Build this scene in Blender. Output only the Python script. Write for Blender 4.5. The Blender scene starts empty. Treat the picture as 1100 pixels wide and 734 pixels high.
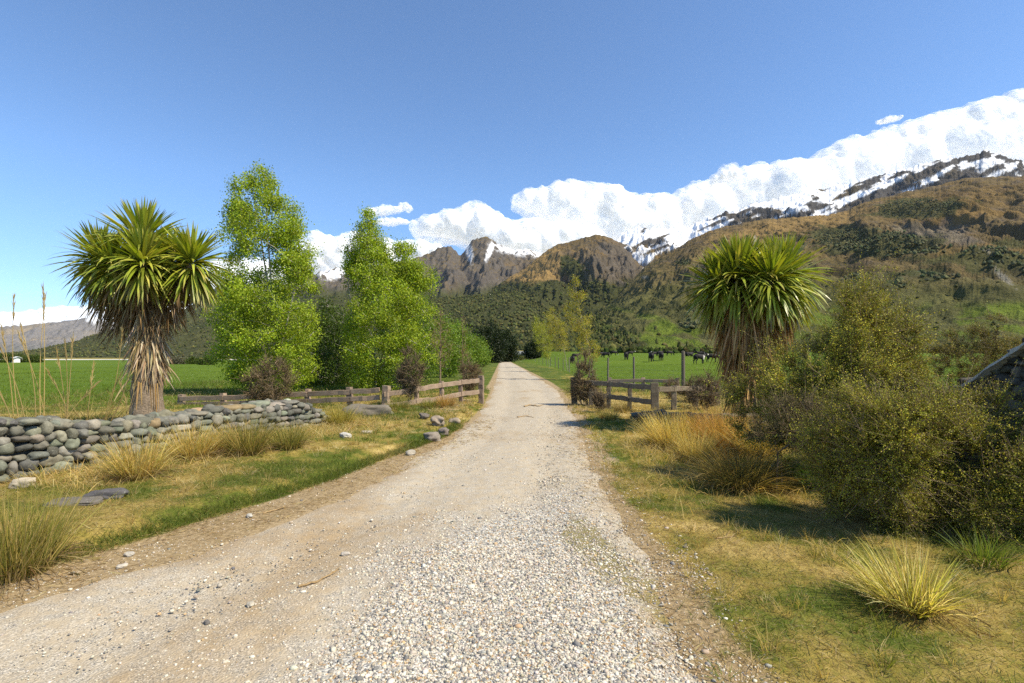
import bpy, bmesh, math, random
import numpy as np
from mathutils import Vector, Matrix

random.seed(7)
RNG = np.random.default_rng(7)
SC = bpy.context.scene
COL = SC.collection
CAM_H, HOR, F = 1.6, 384.0, 550.0      # eye height (m), horizon row and focal length (px of the 1100 px photo)

def gx(px, Y): return (px - 550.0) / F * Y
def gz(py, Y): return CAM_H + (HOR - py) / F * Y
def gy(py): return CAM_H * F / (py - HOR)

# ------------------------------------------------------------------ noise
def _hash(ix, iy, iz, seed):
    h = (ix.astype(np.int64) * 374761393 + iy.astype(np.int64) * 668265263 + iz.astype(np.int64) * 2147483647 + seed * 974711) & 0xFFFFFFFF
    h = ((h ^ (h >> 13)) * 1274126177) & 0xFFFFFFFF
    h = ((h ^ (h >> 16)) * 2246822519) & 0xFFFFFFFF
    return (h ^ (h >> 15)) & 0xFFFFFFFF
def perlin2(x, y, seed=0):
    x = np.asarray(x, float); y = np.asarray(y, float)
    xi = np.floor(x); yi = np.floor(y); xf = x - xi; yf = y - yi
    u = xf*xf*xf*(xf*(xf*6-15)+10); v = yf*yf*yf*(yf*(yf*6-15)+10)
    z = np.zeros_like(xi)
    def g(dx, dy):
        a = _hash(xi+dx, yi+dy, z, seed) * (2*math.pi/4294967296.0)
        return np.cos(a)*(xf-dx) + np.sin(a)*(yf-dy)
    n0 = g(0,0)*(1-u) + g(1,0)*u
    n1 = g(0,1)*(1-u) + g(1,1)*u
    return (n0*(1-v) + n1*v) * 1.5
def fbm2(x, y, octv=4, seed=0, gain=.5, lac=2.03):
    s = 0; a = 1; t = 0
    for o in range(octv):
        s = s + a*perlin2(x, y, seed+o*17); t += a; a *= gain; x = np.asarray(x)*lac+3.1; y = np.asarray(y)*lac+7.7
    return s/t
def ridged2(x, y, octv=4, seed=0, gain=.5, lac=2.03):
    s = 0; a = 1; t = 0
    for o in range(octv):
        s = s + a*(1-np.abs(perlin2(x, y, seed+o*17))*1.6); t += a; a *= gain; x = np.asarray(x)*lac+3.1; y = np.asarray(y)*lac+7.7
    return s/t
def noise3(p, seed=0):      # cheap 3-D value noise, p (n,3) -> -1..1
    i = np.floor(p); f = p - i; u = f*f*(3-2*f); r = 0
    for dx in (0,1):
        for dy in (0,1):
            for dz in (0,1):
                w = (u[:,0] if dx else 1-u[:,0])*(u[:,1] if dy else 1-u[:,1])*(u[:,2] if dz else 1-u[:,2])
                r = r + w*_hash(i[:,0]+dx, i[:,1]+dy, i[:,2]+dz, seed)/4294967296.0
    return r*2-1
def fbm3(p, octv=3, seed=0):
    s = 0; a = 1; t = 0
    for o in range(octv):
        s = s + a*noise3(p, seed+o); t += a; a *= .5; p = p*2.07+1.3
    return s/t
def sstep(a, b, x):
    t = np.clip((x-a)/(b-a), 0, 1); return t*t*(3-2*t)
def lerp(a, b, t): return a + (b-a)*t
def poly(pts, x):
    p = np.array(sorted(pts), float); return np.interp(x, p[:,0], p[:,1])
def norm(v):
    return v/np.maximum(np.linalg.norm(v, axis=-1, keepdims=True), 1e-9)

# ------------------------------------------------------------------ mesh building
class MB:
    """Collects vertices, faces (triangles and quads), one colour per vertex and a material slot per face."""
    def __init__(s): s.V=[]; s.T=[]; s.Q=[]; s.C=[]; s.n=0; s.tm=[]; s.qm=[]
    def add(s, V, T=None, Q=None, col=(1,1,1), mi=0):
        V = np.asarray(V, float).reshape(-1,3)
        s.V.append(V)
        c = np.asarray(col, float)
        if c.ndim == 1: c = np.broadcast_to(c, (len(V),3))
        s.C.append(c)
        if T is not None and len(T): s.T.append(np.asarray(T, np.int64)+s.n); s.tm.append(np.full(len(T), mi))
        if Q is not None and len(Q): s.Q.append(np.asarray(Q, np.int64)+s.n); s.qm.append(np.full(len(Q), mi))
        s.n += len(V); return s
    def mesh(s, name, mats, smooth=False):
        V = np.concatenate(s.V) if s.V else np.zeros((0,3)); C = np.concatenate(s.C)
        T = np.concatenate(s.T) if s.T else np.zeros((0,3),np.int64); Q = np.concatenate(s.Q) if s.Q else np.zeros((0,4),np.int64)
        me = bpy.data.meshes.new(name)
        me.vertices.add(len(V)); me.vertices.foreach_set('co', V.astype(np.float32).ravel())
        nl = T.size+Q.size
        me.loops.add(nl); me.loops.foreach_set('vertex_index', np.concatenate([T.ravel(),Q.ravel()]).astype(np.int32))
        nf = len(T)+len(Q); me.polygons.add(nf)
        st = np.concatenate([np.arange(len(T))*3, T.size+np.arange(len(Q))*4]).astype(np.int32)
        me.polygons.foreach_set('loop_start', st)
        mi = np.concatenate(s.tm+s.qm) if nf else np.zeros(0)
        me.polygons.foreach_set('material_index', mi.astype(np.int32))
        me.polygons.foreach_set('use_smooth', np.full(nf, bool(smooth)))
        for m in (mats if isinstance(mats,(list,tuple)) else [mats]): me.materials.append(m)
        a = me.color_attributes.new('tone', 'FLOAT_COLOR', 'POINT')
        a.data.foreach_set('color', np.concatenate([C, np.ones((len(C),1))],1).astype(np.float32).ravel())
        me.update(calc_edges=True); me.validate()
        return me
    def build(s, name, mats, parent=None, smooth=False, loc=None):
        o = bpy.data.objects.new(name, s.mesh(name, mats, smooth)); COL.objects.link(o)
        if parent: o.parent = parent
        if loc is not None: o.location = loc
        return o

def tag(o, label=None, cat=None, group=None, kind=None):
    if label: o['label'] = label
    if cat: o['category'] = cat
    if group: o['group'] = group
    if kind: o['kind'] = kind
    return o
def empty(name, loc, label, cat, group=None, rz=0):
    o = bpy.data.objects.new(name, None); COL.objects.link(o); o.location = loc; o.rotation_euler.z = rz
    o.empty_display_size = .2
    return tag(o, label, cat, group)
def copy_tree(o, parent=None):
    c = o.copy(); COL.objects.link(c); c.parent = parent
    for ch in list(o.children): copy_tree(ch, c)
    return c

def strips(P0, D0, L, W, droop, seg=3, side=None, prof=None, rng=RNG, twist=0.0, fold=0.0):
    """n blade strips: start points, start directions, lengths, widths, how strongly each bends to the ground. Returns V, Q, index of blade per vertex, t per vertex."""
    n = len(P0); D = norm(np.asarray(D0,float)); P = np.asarray(P0,float).copy()
    L = np.broadcast_to(L,(n,)); W = np.broadcast_to(W,(n,)); droop = np.broadcast_to(droop,(n,))
    if side is None:
        r = rng.normal(size=(n,3)); side = norm(np.cross(D, r))
    if prof is None: prof = np.linspace(1, .06, seg+1)
    V = np.zeros((n, seg+1, 2, 3))
    for k in range(seg+1):
        w = (W*prof[k]*.5)[:,None]
        V[:,k,0] = P - side*w; V[:,k,1] = P + side*w
        if k < seg:
            P = P + D*(L/seg)[:,None]
            D = D.copy(); D[:,2] -= droop/seg; D = norm(D)
            side = norm(side - D*np.sum(side*D,1,keepdims=True))
    base = (np.arange(n)*(seg+1)*2)[:,None]; k = np.arange(seg)[None,:]*2
    Q = np.stack([base+k, base+k+1, base+k+3, base+k+2], -1).reshape(-1,4)
    idx = np.repeat(np.arange(n), (seg+1)*2); t = np.tile(np.repeat(np.linspace(0,1,seg+1),2), n)
    return V.reshape(-1,3), Q, idx, t

def leafquads(P, size, rng=RNG, up=.3, aspect=.6, dirs=None):
    """Folded pointed leaves (two triangles) with random attitudes."""
    n = len(P); size = np.broadcast_to(size,(n,))[:,None]
    d = rng.normal(size=(n,3)) if dirs is None else dirs + rng.normal(size=(n,3))*.5
    d = norm(d); nr = rng.normal(size=(n,3)); nr[:,2] += up; s = norm(np.cross(d, nr)); nn = norm(np.cross(s,d))
    a = P - d*size*.5; b = P + d*size*.5
    c = P + s*size*aspect*.5 + nn*size*.12; e = P - s*size*aspect*.5 + nn*size*.12
    V = np.stack([a,c,b,e],1).reshape(-1,3)
    i = np.arange(n)*4
    T = np.concatenate([np.stack([i,i+1,i+2],1), np.stack([i,i+2,i+3],1)])
    return V, T, np.repeat(np.arange(n),4)

def tube(path, rad, sides=6):
    path = np.asarray(path,float); n = len(path); rad = np.broadcast_to(rad,(n,))
    tan = np.gradient(path, axis=0); tan = norm(tan)
    ref = np.array([0,0,1.]) if abs(tan[0,2])<.9 else np.array([1.,0,0])
    V=[]
    for k in range(n):
        a = norm(np.cross(tan[k], ref)); b = np.cross(tan[k], a)
        th = np.linspace(0,2*math.pi,sides,endpoint=False)
        V.append(path[k]+rad[k]*(np.cos(th)[:,None]*a+np.sin(th)[:,None]*b))
        ref = b if False else ref
    V = np.concatenate(V)
    Q=[]
    for k in range(n-1):
        for j in range(sides):
            j2=(j+1)%sides; Q.append((k*sides+j,k*sides+j2,(k+1)*sides+j2,(k+1)*sides+j))
    V = np.concatenate([V, path[-1:]+tan[-1:]*rad[-1]*.3]); T=[((n-1)*sides+j,(n-1)*sides+(j+1)%sides,n*sides) for j in range(sides)]
    return V, T, Q
def segtubes(A, B, ra, rb, sides=4):
    """Many independent tapered segments at once."""
    n=len(A); d=norm(B-A); r=np.where(np.abs(d[:,2:3])<.9, np.array([[0,0,1.]]), np.array([[1.,0,0]]))
    a=norm(np.cross(d,r)); b=np.cross(d,a); th=np.linspace(0,2*math.pi,sides,endpoint=False)
    ring=np.cos(th)[None,:,None]*a[:,None]+np.sin(th)[None,:,None]*b[:,None]
    V=np.concatenate([A[:,None]+ring*np.broadcast_to(ra,(n,))[:,None,None], B[:,None]+ring*np.broadcast_to(rb,(n,))[:,None,None]],1).reshape(-1,3)
    i=(np.arange(n)*2*sides)[:,None]; j=np.arange(sides)[None]; j2=(j+1)%sides
    Q=np.stack([i+j,i+j2,i+sides+j2,i+sides+j],-1).reshape(-1,4)
    return V,Q

def _ico(sub):
    bm=bmesh.new(); bmesh.ops.create_icosphere(bm, subdivisions=sub, radius=1)
    V=np.array([v.co[:] for v in bm.verts]); T=np.array([[v.index for v in f.verts] for f in bm.faces]); bm.free(); return V,T
ICO={k:_ico(k) for k in (1,2,3,4)}

def stones(P, S, sub=1, rng=RNG, rough=.22, rot=None, boxy=0.0, seed=1):
    """Rounded lumpy stones: centres P (n,3), half sizes S (n,3). Returns V, T, stone index per vertex."""
    V0,T0=ICO[sub]; n=len(P)
    v=np.broadcast_to(V0[None],(n,)+V0.shape).copy()
    if boxy>0:
        q=np.abs(v)**(1-boxy*.5)*np.sign(v); v=q/np.maximum(np.max(np.abs(q),-1,keepdims=True),1e-6)*boxy+v*(1-boxy)
    off=rng.uniform(-50,50,(n,1,3))
    nz=fbm3((v*1.3+off).reshape(-1,3),2,seed).reshape(n,-1,1)
    v=v*(1+rough*nz)
    v=v*np.asarray(S)[:,None,:]
    if rot is None: rot=rng.uniform(0,2*math.pi,n)
    c,s_=np.cos(rot)[:,None],np.sin(rot)[:,None]
    x=v[...,0]*c-v[...,1]*s_; y=v[...,0]*s_+v[...,1]*c
    v=np.stack([x,y,v[...,2]],-1)+np.asarray(P)[:,None,:]
    T=(np.arange(n)*len(V0))[:,None,None]+T0[None]
    return v.reshape(-1,3), T.reshape(-1,3), np.repeat(np.arange(n),len(V0))

# ------------------------------------------------------------------ materials
def new_mat(name):
    m=bpy.data.materials.new(name); m.use_nodes=True; nt=m.node_tree
    for n in list(nt.nodes): nt.nodes.remove(n)
    return m, nt, nt.nodes, nt.links
def N(nt, t, **kw):
    n=nt.nodes.new(t)
    for k,v in kw.items():
        if k=='inp':
            for kk,vv in v.items(): n.inputs[kk].default_value=vv
        else: setattr(n,k,v)
    return n
def ramp(nt, stops, fac=None, interp='LINEAR'):
    r=nt.nodes.new('ShaderNodeValToRGB'); r.color_ramp.interpolation=interp; cr=r.color_ramp
    while len(cr.elements)>1: cr.elements.remove(cr.elements[0])
    for i,(p,c) in enumerate(stops):
        e=cr.elements[0] if i==0 else cr.elements.new(p)
        e.position=p; e.color=(c[0],c[1],c[2],1) if len(c)==3 else c
    if fac is not None: nt.links.new(fac, r.inputs[0])
    return r
def mixc(nt, a, b, fac, mode='MIX'):
    m=nt.nodes.new('ShaderNodeMix'); m.data_type='RGBA'; m.blend_type=mode; m.clamp_factor=True
    for sock,v in ((m.inputs[6],a),(m.inputs[7],b),(m.inputs[0],fac)):
        if hasattr(v,'links'): nt.links.new(v,sock)
        elif isinstance(v,(tuple,list)): sock.default_value=(v[0],v[1],v[2],1)
        else: sock.default_value=v
    return m.outputs[2]
def math_(nt, op, a, b=0.0, c=None):
    m=nt.nodes.new('ShaderNodeMath'); m.operation=op
    for i,v in enumerate((a,b) if c is None else (a,b,c)):
        if hasattr(v,'links'): nt.links.new(v,m.inputs[i])
        else: m.inputs[i].default_value=v
    return m.outputs[0]
def noise_(nt, vec, scale, detail=4, rough=.55, dist=0.0):
    n=N(nt,'ShaderNodeTexNoise',inp={'Scale':scale,'Detail':detail,'Roughness':rough,'Distortion':dist})
    if vec is not None: nt.links.new(vec,n.inputs['Vector'])
    return n.outputs['Fac']
def mapr(nt, v, a, b, c=0.0, d=1.0):
    m=N(nt,'ShaderNodeMapRange'); nt.links.new(v,m.inputs[0])
    for i,x in zip((1,2,3,4),(a,b,c,d)): m.inputs[i].default_value=x
    return m.outputs[0]
def bump_(nt, h, strength, dist):
    b=N(nt,'ShaderNodeBump',inp={'Strength':strength,'Distance':dist}); nt.links.new(h,b.inputs['Height']); return b.outputs[0]
def bsdf(nt, col, rough=.8, normal=None, spec=.3):
    b=N(nt,'ShaderNodeBsdfPrincipled')
    if hasattr(col,'links'): nt.links.new(col,b.inputs['Base Color'])
    else: b.inputs['Base Color'].default_value=(col[0],col[1],col[2],1)
    if hasattr(rough,'links'): nt.links.new(rough,b.inputs['Roughness'])
    else: b.inputs['Roughness'].default_value=rough
    b.inputs['Specular IOR Level'].default_value=spec
    if normal is not None: nt.links.new(normal,b.inputs['Normal'])
    return b
def out(nt, sh, vol=None):
    o=N(nt,'ShaderNodeOutputMaterial')
    if sh is not None: nt.links.new(sh,o.inputs['Surface'])
    if vol is not None: nt.links.new(vol,o.inputs['Volume'])
def geo_pos(nt): return N(nt,'ShaderNodeNewGeometry').outputs['Position']
def obj_pos(nt): return N(nt,'ShaderNodeTexCoord').outputs['Object']
def tone(nt): return N(nt,'ShaderNodeAttribute',attribute_name='tone').outputs['Color']

def leaf_mat(name, gloss=.45, trans=.35, tint=(1.25,1.15,.35), spec=.3):
    """Thin leaf: the colour comes from the vertex attribute, part of the light passes through."""
    m,nt,_,_=new_mat(name); c=tone(nt)
    b=bsdf(nt,c,gloss,spec=spec)
    t=N(nt,'ShaderNodeBsdfTranslucent'); nt.links.new(mixc(nt,c,tint,1.0,'MULTIPLY'),t.inputs[0])
    mx=N(nt,'ShaderNodeMixShader'); mx.inputs[0].default_value=trans
    nt.links.new(b.outputs[0],mx.inputs[1]); nt.links.new(t.outputs[0],mx.inputs[2]); out(nt,mx.outputs[0]); return m
# ------------------------------------------------------------------ camera, sky, sun
SUN_EL, SUN_DIR = math.radians(50), np.array([1.0, -0.42])      # sun stands to the right, a little behind the viewer
cam=bpy.data.cameras.new('camera'); co=bpy.data.objects.new('camera',cam); COL.objects.link(co)
co.location=(0,0,CAM_H); co.rotation_euler=(math.radians(90),0,0)
cam.sensor_width=36; cam.lens=18.0; cam.shift_y=17.0/1100; cam.clip_start=.05; cam.clip_end=60000
SC.camera=co
W=bpy.data.worlds.new('World'); SC.world=W; W.use_nodes=True; nt=W.node_tree
for n in list(nt.nodes): nt.nodes.remove(n)
az=math.atan2(SUN_DIR[0],SUN_DIR[1])
sky=N(nt,'ShaderNodeTexSky',sky_type='NISHITA'); sky.sun_disc=False; sky.sun_elevation=SUN_EL; sky.sun_rotation=az
sky.altitude=400; sky.air_density=.75; sky.dust_density=0.0; sky.ozone_density=1.7
bg=N(nt,'ShaderNodeBackground',inp={'Strength':.146}); wo=N(nt,'ShaderNodeOutputWorld')
tcw=N(nt,'ShaderNodeTexCoord'); sx=N(nt,'ShaderNodeSeparateXYZ'); nt.links.new(tcw.outputs['Generated'],sx.inputs[0])
clear=ramp(nt,[(0,(.58,.69,.79)),(.10,(.66,.79,.90)),(.30,(.84,.99,1.08)),(1,(.92,1.04,1.13))],sx.outputs[2])   # clear, dry mountain air: little white veil at the horizon
nt.links.new(mixc(nt,sky.outputs[0],clear.outputs[0],1.0,'MULTIPLY'),bg.inputs[0]); nt.links.new(bg.outputs[0],wo.inputs[0])
sl=bpy.data.lights.new('sun','SUN'); sl.energy=5.0; sl.angle=math.radians(.53); sl.color=(1,.90,.71)
so=bpy.data.objects.new('sun',sl); COL.objects.link(so); so.location=(30,5,40)
h=SUN_DIR/np.linalg.norm(SUN_DIR)
d=Vector((h[0]*math.cos(SUN_EL),h[1]*math.cos(SUN_EL),math.sin(SUN_EL)))
so.rotation_euler=d.to_track_quat('Z','Y').to_euler()
SC.view_settings.view_transform='Standard'; SC.view_settings.look='None'; SC.view_settings.exposure=0.64; SC.view_settings.gamma=1.0
SC.view_settings.use_curve_mapping=False
SC.render.engine='CYCLES'; cy=SC.cycles
cy.max_bounces=8; cy.diffuse_bounces=5; cy.glossy_bounces=2; cy.transmission_bounces=4; cy.transparent_max_bounces=24; cy.volume_bounces=6
cy.use_denoising=False; cy.sample_clamp_indirect=6
SC.render.film_transparent=False
# ------------------------------------------------------------------ ground
RL=[(0,-4.4),(2.5,-3.9),(3.3,-3.3),(4.1,-2.75),(5.64,-2.15),(6.67,-1.84),(8.4,-1.57),(10.1,-1.3),(14,-1.05),(17.6,-.95),(34,-1.2),(147,-3.5),(300,-6.5),(600,-13)]
RR=[(0,.98),(2.6,1.0),(3.7,1.14),(5,1.18),(7.6,1.28),(10.2,1.5),(14,1.8),(17.6,1.95),(24,2.25),(34,2.27),(147,0),(300,-3),(600,-9)]
def road_l(y): return poly(RL,y)
def road_r(y): return poly(RR,y)
def ground_h(x, y):
    x=np.asarray(x,float); y=np.asarray(y,float)
    l=road_l(y); r=road_r(y)
    z=fbm2(x*.35,y*.35,3,3)*.10*sstep(0,1.5,np.maximum(l-x,x-r))*sstep(60,20,y)
    z=z+fbm2(x*2.1,y*2.1,3,9)*.025*sstep(0,.8,np.maximum(l-x,x-r))*sstep(30,12,y)
    # grass bank standing a little over the track on the left
    edge=l-.62*sstep(12,5,y)-.05
    z=z+.10*sstep(0,.35,edge-x)*sstep(40,12,y)*sstep(14,3,edge-x)
    # right-hand paddock climbs slowly to the foot of the mountain
    fld=sstep(4,25,x+.02*y)*np.maximum(y-25,0)
    z=z+fld*.0155+.000018*np.maximum(fld-80,0)**2*sstep(400,150,y)
    # right bank under the bushes
    z=z+.35*sstep(2.6,6.5,x)*sstep(14,7,y)*sstep(0,2.5,y)
    # long swells along the far road verges
    z=z+fbm2(x*.06,y*.06,2,21)*.5*sstep(30,60,y)*sstep(2.5,9,np.maximum(l-x,x-r))*sstep(500,120,y)
    return z
def GP(x,y): return np.array([x,y,float(ground_h(np.array([x]),np.array([y]))[0])])
def at(px,Y): 
    x=gx(px,Y); return GP(x,Y)

def axis(a,b,near,far,n):
    pass
ys=np.concatenate([np.linspace(-6,1.5,16)[:-1],np.linspace(1.5,12,150)[:-1],np.linspace(12,30,110)[:-1],np.geomspace(30,400,90)[:-1],np.geomspace(400,30000,30)])
xs1=np.concatenate([np.linspace(0,9,120)[:-1],np.geomspace(9,60,70)[:-1],np.geomspace(60,30000,50)])
xs=np.concatenate([-xs1[::-1][:-1],xs1])
X,Y=np.meshgrid(xs,ys); Z=ground_h(X,Y)
Z=np.where(Y>420,Z*sstep(9000,420,Y),Z)
l=road_l(Y); r=road_r(Y); dist=np.maximum(l-X,X-r)
inroad=sstep(.0,-.5,dist)
Z=Z-.035*inroad*(Y<420)
# colour fields: R = dryness, G = bare dirt and the added far bounce ground, B = paddock (lush)
wob=fbm2(X*.9,Y*.9,3,31)*.35
edge=l-.62*sstep(12,5,Y)
dirt=np.maximum(sstep(-.12,.12,X-edge+wob*.25)*sstep(.34,-.05,X-r+wob*.9-.10*sstep(6,3,Y)),0)
dirt=np.where(Y>25,sstep(.5,0,dist),dirt)
# trampled dry ground around the gateway
dirt=np.maximum(dirt,.85*np.exp(-((X+2.1)/.9)**2-((Y-16.5)/3.5)**2)+.8*np.exp(-((X-2.0)/.9)**2-((Y-17.5)/3.5)**2))
dry=.52+.62*fbm2(X*.55,Y*.55,4,41)+.42*fbm2(X*1.7,Y*1.7,3,43)
dry=dry+.08*np.exp(-((X-2.2)/1.1)**2)*(X>0)*sstep(9,3,Y)+.15*(X>0)*sstep(12,16,Y)*sstep(34,22,Y)
dry=dry-.34*sstep(20,30,Y)+.12*(X>3)*sstep(11,14,Y)*sstep(26,20,Y)
dry=dry+.6*np.exp(-((X-5.0)/1.0)**2-((Y-38)/7)**2)+.5*np.exp(-((X-7.0)/1.5)**2-((Y-80)/16)**2)
pad=np.maximum(sstep(-6.5,-9.5,X-.0*Y)*sstep(15.5,18,Y), sstep(4.8,6.5,X)*sstep(19,24,Y+.8*wob))
pad=np.maximum(pad,sstep(60,100,Y)*sstep(2.5,7,dist)); pad=pad*sstep(700,330,np.hypot(X,Y)); bounce_zone=sstep(15800,17000,np.hypot(X,Y)); dry=np.where(np.hypot(X,Y)>500,.55,dry)
dirt=np.where(bounce_zone>.5,5.0,dirt); C=np.stack([np.clip(dry,0,1),dirt,np.clip(pad,0,1)],-1)
ny,nx=X.shape
idx=np.arange(ny*nx).reshape(ny,nx)
Q=np.stack([idx[:-1,:-1],idx[:-1,1:],idx[1:,1:],idx[1:,:-1]],-1).reshape(-1,4)
m,nt,_,_=new_mat('meadow_ground'); p=geo_pos(nt); t=N(nt,'ShaderNodeSeparateColor'); nt.links.new(tone(nt),t.inputs[0])
n1=noise_(nt,p,3.0,6,.65); n2=noise_(nt,p,26,5,.7); n3=noise_(nt,p,.05,4,.6)
dryf=math_(nt,'ADD',t.outputs[0],math_(nt,'MULTIPLY',math_(nt,'SUBTRACT',n1,.5),1.3))
gr=ramp(nt,[(.0,(.055,.085,.012)),(.35,(.10,.12,.018)),(.6,(.24,.19,.045)),(.85,(.36,.27,.09)),(1,(.42,.32,.12))],dryf)
padc=ramp(nt,[(.25,(.055,.098,.006)),(.5,(.082,.130,.008)),(.75,(.115,.160,.014))],math_(nt,'ADD',math_(nt,'MULTIPLY',n3,.6),math_(nt,'MULTIPLY',noise_(nt,p,.9,5,.7),.4)))
c=mixc(nt,gr.outputs[0],padc.outputs[0],t.outputs[2])
dr=ramp(nt,[(.25,(.19,.135,.07)),(.5,(.29,.215,.12)),(.75,(.39,.305,.185))],n2)
dfac=mapr(nt,math_(nt,'ADD',t.outputs[1],math_(nt,'MULTIPLY',math_(nt,'SUBTRACT',n1,.5),.8)),.35,.65)
c=mixc(nt,c,dr.outputs[0],dfac)
c=mixc(nt,c,ramp(nt,[(.2,(.62,.62,.62)),(.8,(1.25,1.25,1.25))],n2).outputs[0],.8,'MULTIPLY')
c=mixc(nt,c,(.78,.80,.84),mapr(nt,t.outputs[1],3,4))   # added pale ground, unseen behind the ranges, to bounce light onto the clouds
b=bsdf(nt,c,.95,bump_(nt,n2,.7,.03),.1); out(nt,b.outputs[0])
GROUND_MAT=m
g=MB().add(np.stack([X,Y,Z],-1),Q=Q,col=C.reshape(-1,3)).build('ground',m,smooth=True); tag(g,kind='structure')

# ------------------------------------------------------------------ gravel track
ys=np.concatenate([np.linspace(-5,1.2,20)[:-1],np.linspace(1.2,9,220)[:-1],np.linspace(9,25,140)[:-1],np.geomspace(25,330,120)])
us=np.linspace(-.02,1.02,150)
Yg,U=np.meshgrid(ys,us,indexing='ij'); l=road_l(Yg); r=road_r(Yg)
jl=fbm2(Yg*.9,Yg*0+.5,3,51)*.18*sstep(30,10,Yg); jr=fbm2(Yg*.9,Yg*0+5.5,3,52)*.22*sstep(30,10,Yg)
Xg=lerp(l-.12+jl,r+.12+jr,U)
crown=1-np.abs(2*U-1)**8
# two wheel ruts, a gravel ridge between
cx=(l+r)/2; w=(r-l)
rut=np.exp(-((U-.30)/.10)**2)+np.exp(-((U-.74)/.09)**2)
heap=np.exp(-((Xg+.35-.03*Yg)/.75)**2)*sstep(6.5,3.2,Yg)+.5*np.exp(-((Xg-.55)/.5)**2)*sstep(9,4,Yg)
Zg=ground_h(Xg,Yg)*0+.002+crown*.012-.03*rut*sstep(.8,3,Yg)+.05*heap+fbm2(Xg*2.5,Yg*2.5,4,55)*.016+fbm2(Xg*.7,Yg*.7,2,56)*.02
Zg=Zg-.05*(1-crown)+np.where(Yg>25,ground_h(Xg,Yg),0)
Zg=np.where(Yg>60,Zg+.03,Zg)
coarse=np.clip(heap*1.1+.5*fbm2(Xg*1.1,Yg*1.1,3,57)-.05,0,1)*sstep(9,5,Yg)
brown=np.clip(.25+.9*fbm2(Xg*.9,Yg*.35,4,58)-.45*coarse+.5*sstep(.2,.0,U)+.45*sstep(.80,1,U)+.25*np.exp(-((Xg+1.6)/.7)**2)*sstep(8,3,Yg),0,1)
mossy=np.clip(np.exp(-((Xg-.62)/.28)**2-((Yg-4.4)/1.0)**2)+.8*np.exp(-((Xg-1.0)/.3)**2-((Yg-3.4)/.8)**2),0,1)
ny,nx=Xg.shape; idx=np.arange(ny*nx).reshape(ny,nx)
Q=np.stack([idx[:-1,:-1],idx[:-1,1:],idx[1:,1:],idx[1:,:-1]],-1).reshape(-1,4)
m,nt,_,_=new_mat('track_gravel'); p=geo_pos(nt); t=N(nt,'ShaderNodeSeparateColor'); nt.links.new(tone(nt),t.inputs[0])
vo=N(nt,'ShaderNodeTexVoronoi',inp={'Scale':62.0,'Randomness':1.0}); pw=N(nt,'ShaderNodeVectorMath',operation='ADD'); nz_=N(nt,'ShaderNodeTexNoise',inp={'Scale':11.0,'Detail':3}); nt.links.new(p,nz_.inputs['Vector']); sc_=N(nt,'ShaderNodeVectorMath',operation='SCALE'); sc_.inputs['Scale'].default_value=.06; nt.links.new(nz_.outputs['Color'],sc_.inputs[0]); nt.links.new(p,pw.inputs[0]); nt.links.new(sc_.outputs[0],pw.inputs[1]); nt.links.new(pw.outputs[0],vo.inputs['Vector'])
vs=N(nt,'ShaderNodeSeparateColor'); nt.links.new(vo.outputs['Color'],vs.inputs[0])
vo2=N(nt,'ShaderNodeTexVoronoi',inp={'Scale':150.0}); nt.links.new(p,vo2.inputs['Vector'])
vs2=N(nt,'ShaderNodeSeparateColor'); nt.links.new(vo2.outputs['Color'],vs2.inputs[0])
n1=noise_(nt,p,1.6,6,.6); n2=noise_(nt,p,45,4,.7); n3=noise_(nt,p,7,5,.65)
fine=ramp(nt,[(.2,(.26,.205,.135)),(.5,(.38,.315,.22)),(.8,(.50,.43,.32))],math_(nt,'ADD',math_(nt,'MULTIPLY',n2,.5),math_(nt,'MULTIPLY',n3,.5)))
peb=ramp(nt,[(0,(.13,.13,.13)),(.25,(.30,.29,.26)),(.5,(.44,.40,.33)),(.62,(.33,.22,.11)),(.75,(.52,.50,.45)),(1,(.72,.69,.62))],vs.outputs[0],'CONSTANT')
peb2=ramp(nt,[(0,(.2,.19,.17)),(.4,(.40,.36,.29)),(.8,(.55,.51,.44)),(1,(.68,.65,.58))],vs2.outputs[0],'CONSTANT')
sand=mixc(nt,fine.outputs[0],peb2.outputs[0],mapr(nt,noise_(nt,p,9,3,.6),.38,.62,.1,.75))
c=mixc(nt,sand,peb.outputs[0],mapr(nt,math_(nt,'ADD',t.outputs[0],math_(nt,'MULTIPLY',math_(nt,'SUBTRACT',n3,.5),.8)),.2,.6))
brf=mapr(nt,math_(nt,'ADD',t.outputs[1],math_(nt,'MULTIPLY',math_(nt,'SUBTRACT',n1,.5),1.0)),.35,.85)
c=mixc(nt,c,mixc(nt,(.80,.69,.54),c,.0),math_(nt,'MULTIPLY',brf,.85),'MULTIPLY')
c=mixc(nt,c,(.17,.14,.035),math_(nt,'MULTIPLY',mapr(nt,math_(nt,'ADD',math_(nt,'MULTIPLY',t.outputs[2],.6),math_(nt,'MULTIPLY',noise_(nt,p,6,5,.7),.7)),.72,.85),.8))
hgt=math_(nt,'ADD',math_(nt,'MULTIPLY',vo.outputs['Distance'],-1.0),math_(nt,'MULTIPLY',n2,.6))
b=bsdf(nt,c,.92,bump_(nt,hgt,.45,.014),.2); out(nt,b.outputs[0])
road=MB().add(np.stack([Xg,Yg,Zg],-1),Q=Q,col=np.stack([coarse,brown,mossy],-1).reshape(-1,3)).build('gravel_road',m,smooth=True); tag(road,kind='structure')
from mathutils.bvhtree import BVHTree
_rb=BVHTree.FromPolygons([tuple(v) for v in np.stack([Xg,Yg,Zg],-1).reshape(-1,3)],[tuple(q) for q in Q.tolist()])
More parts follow.
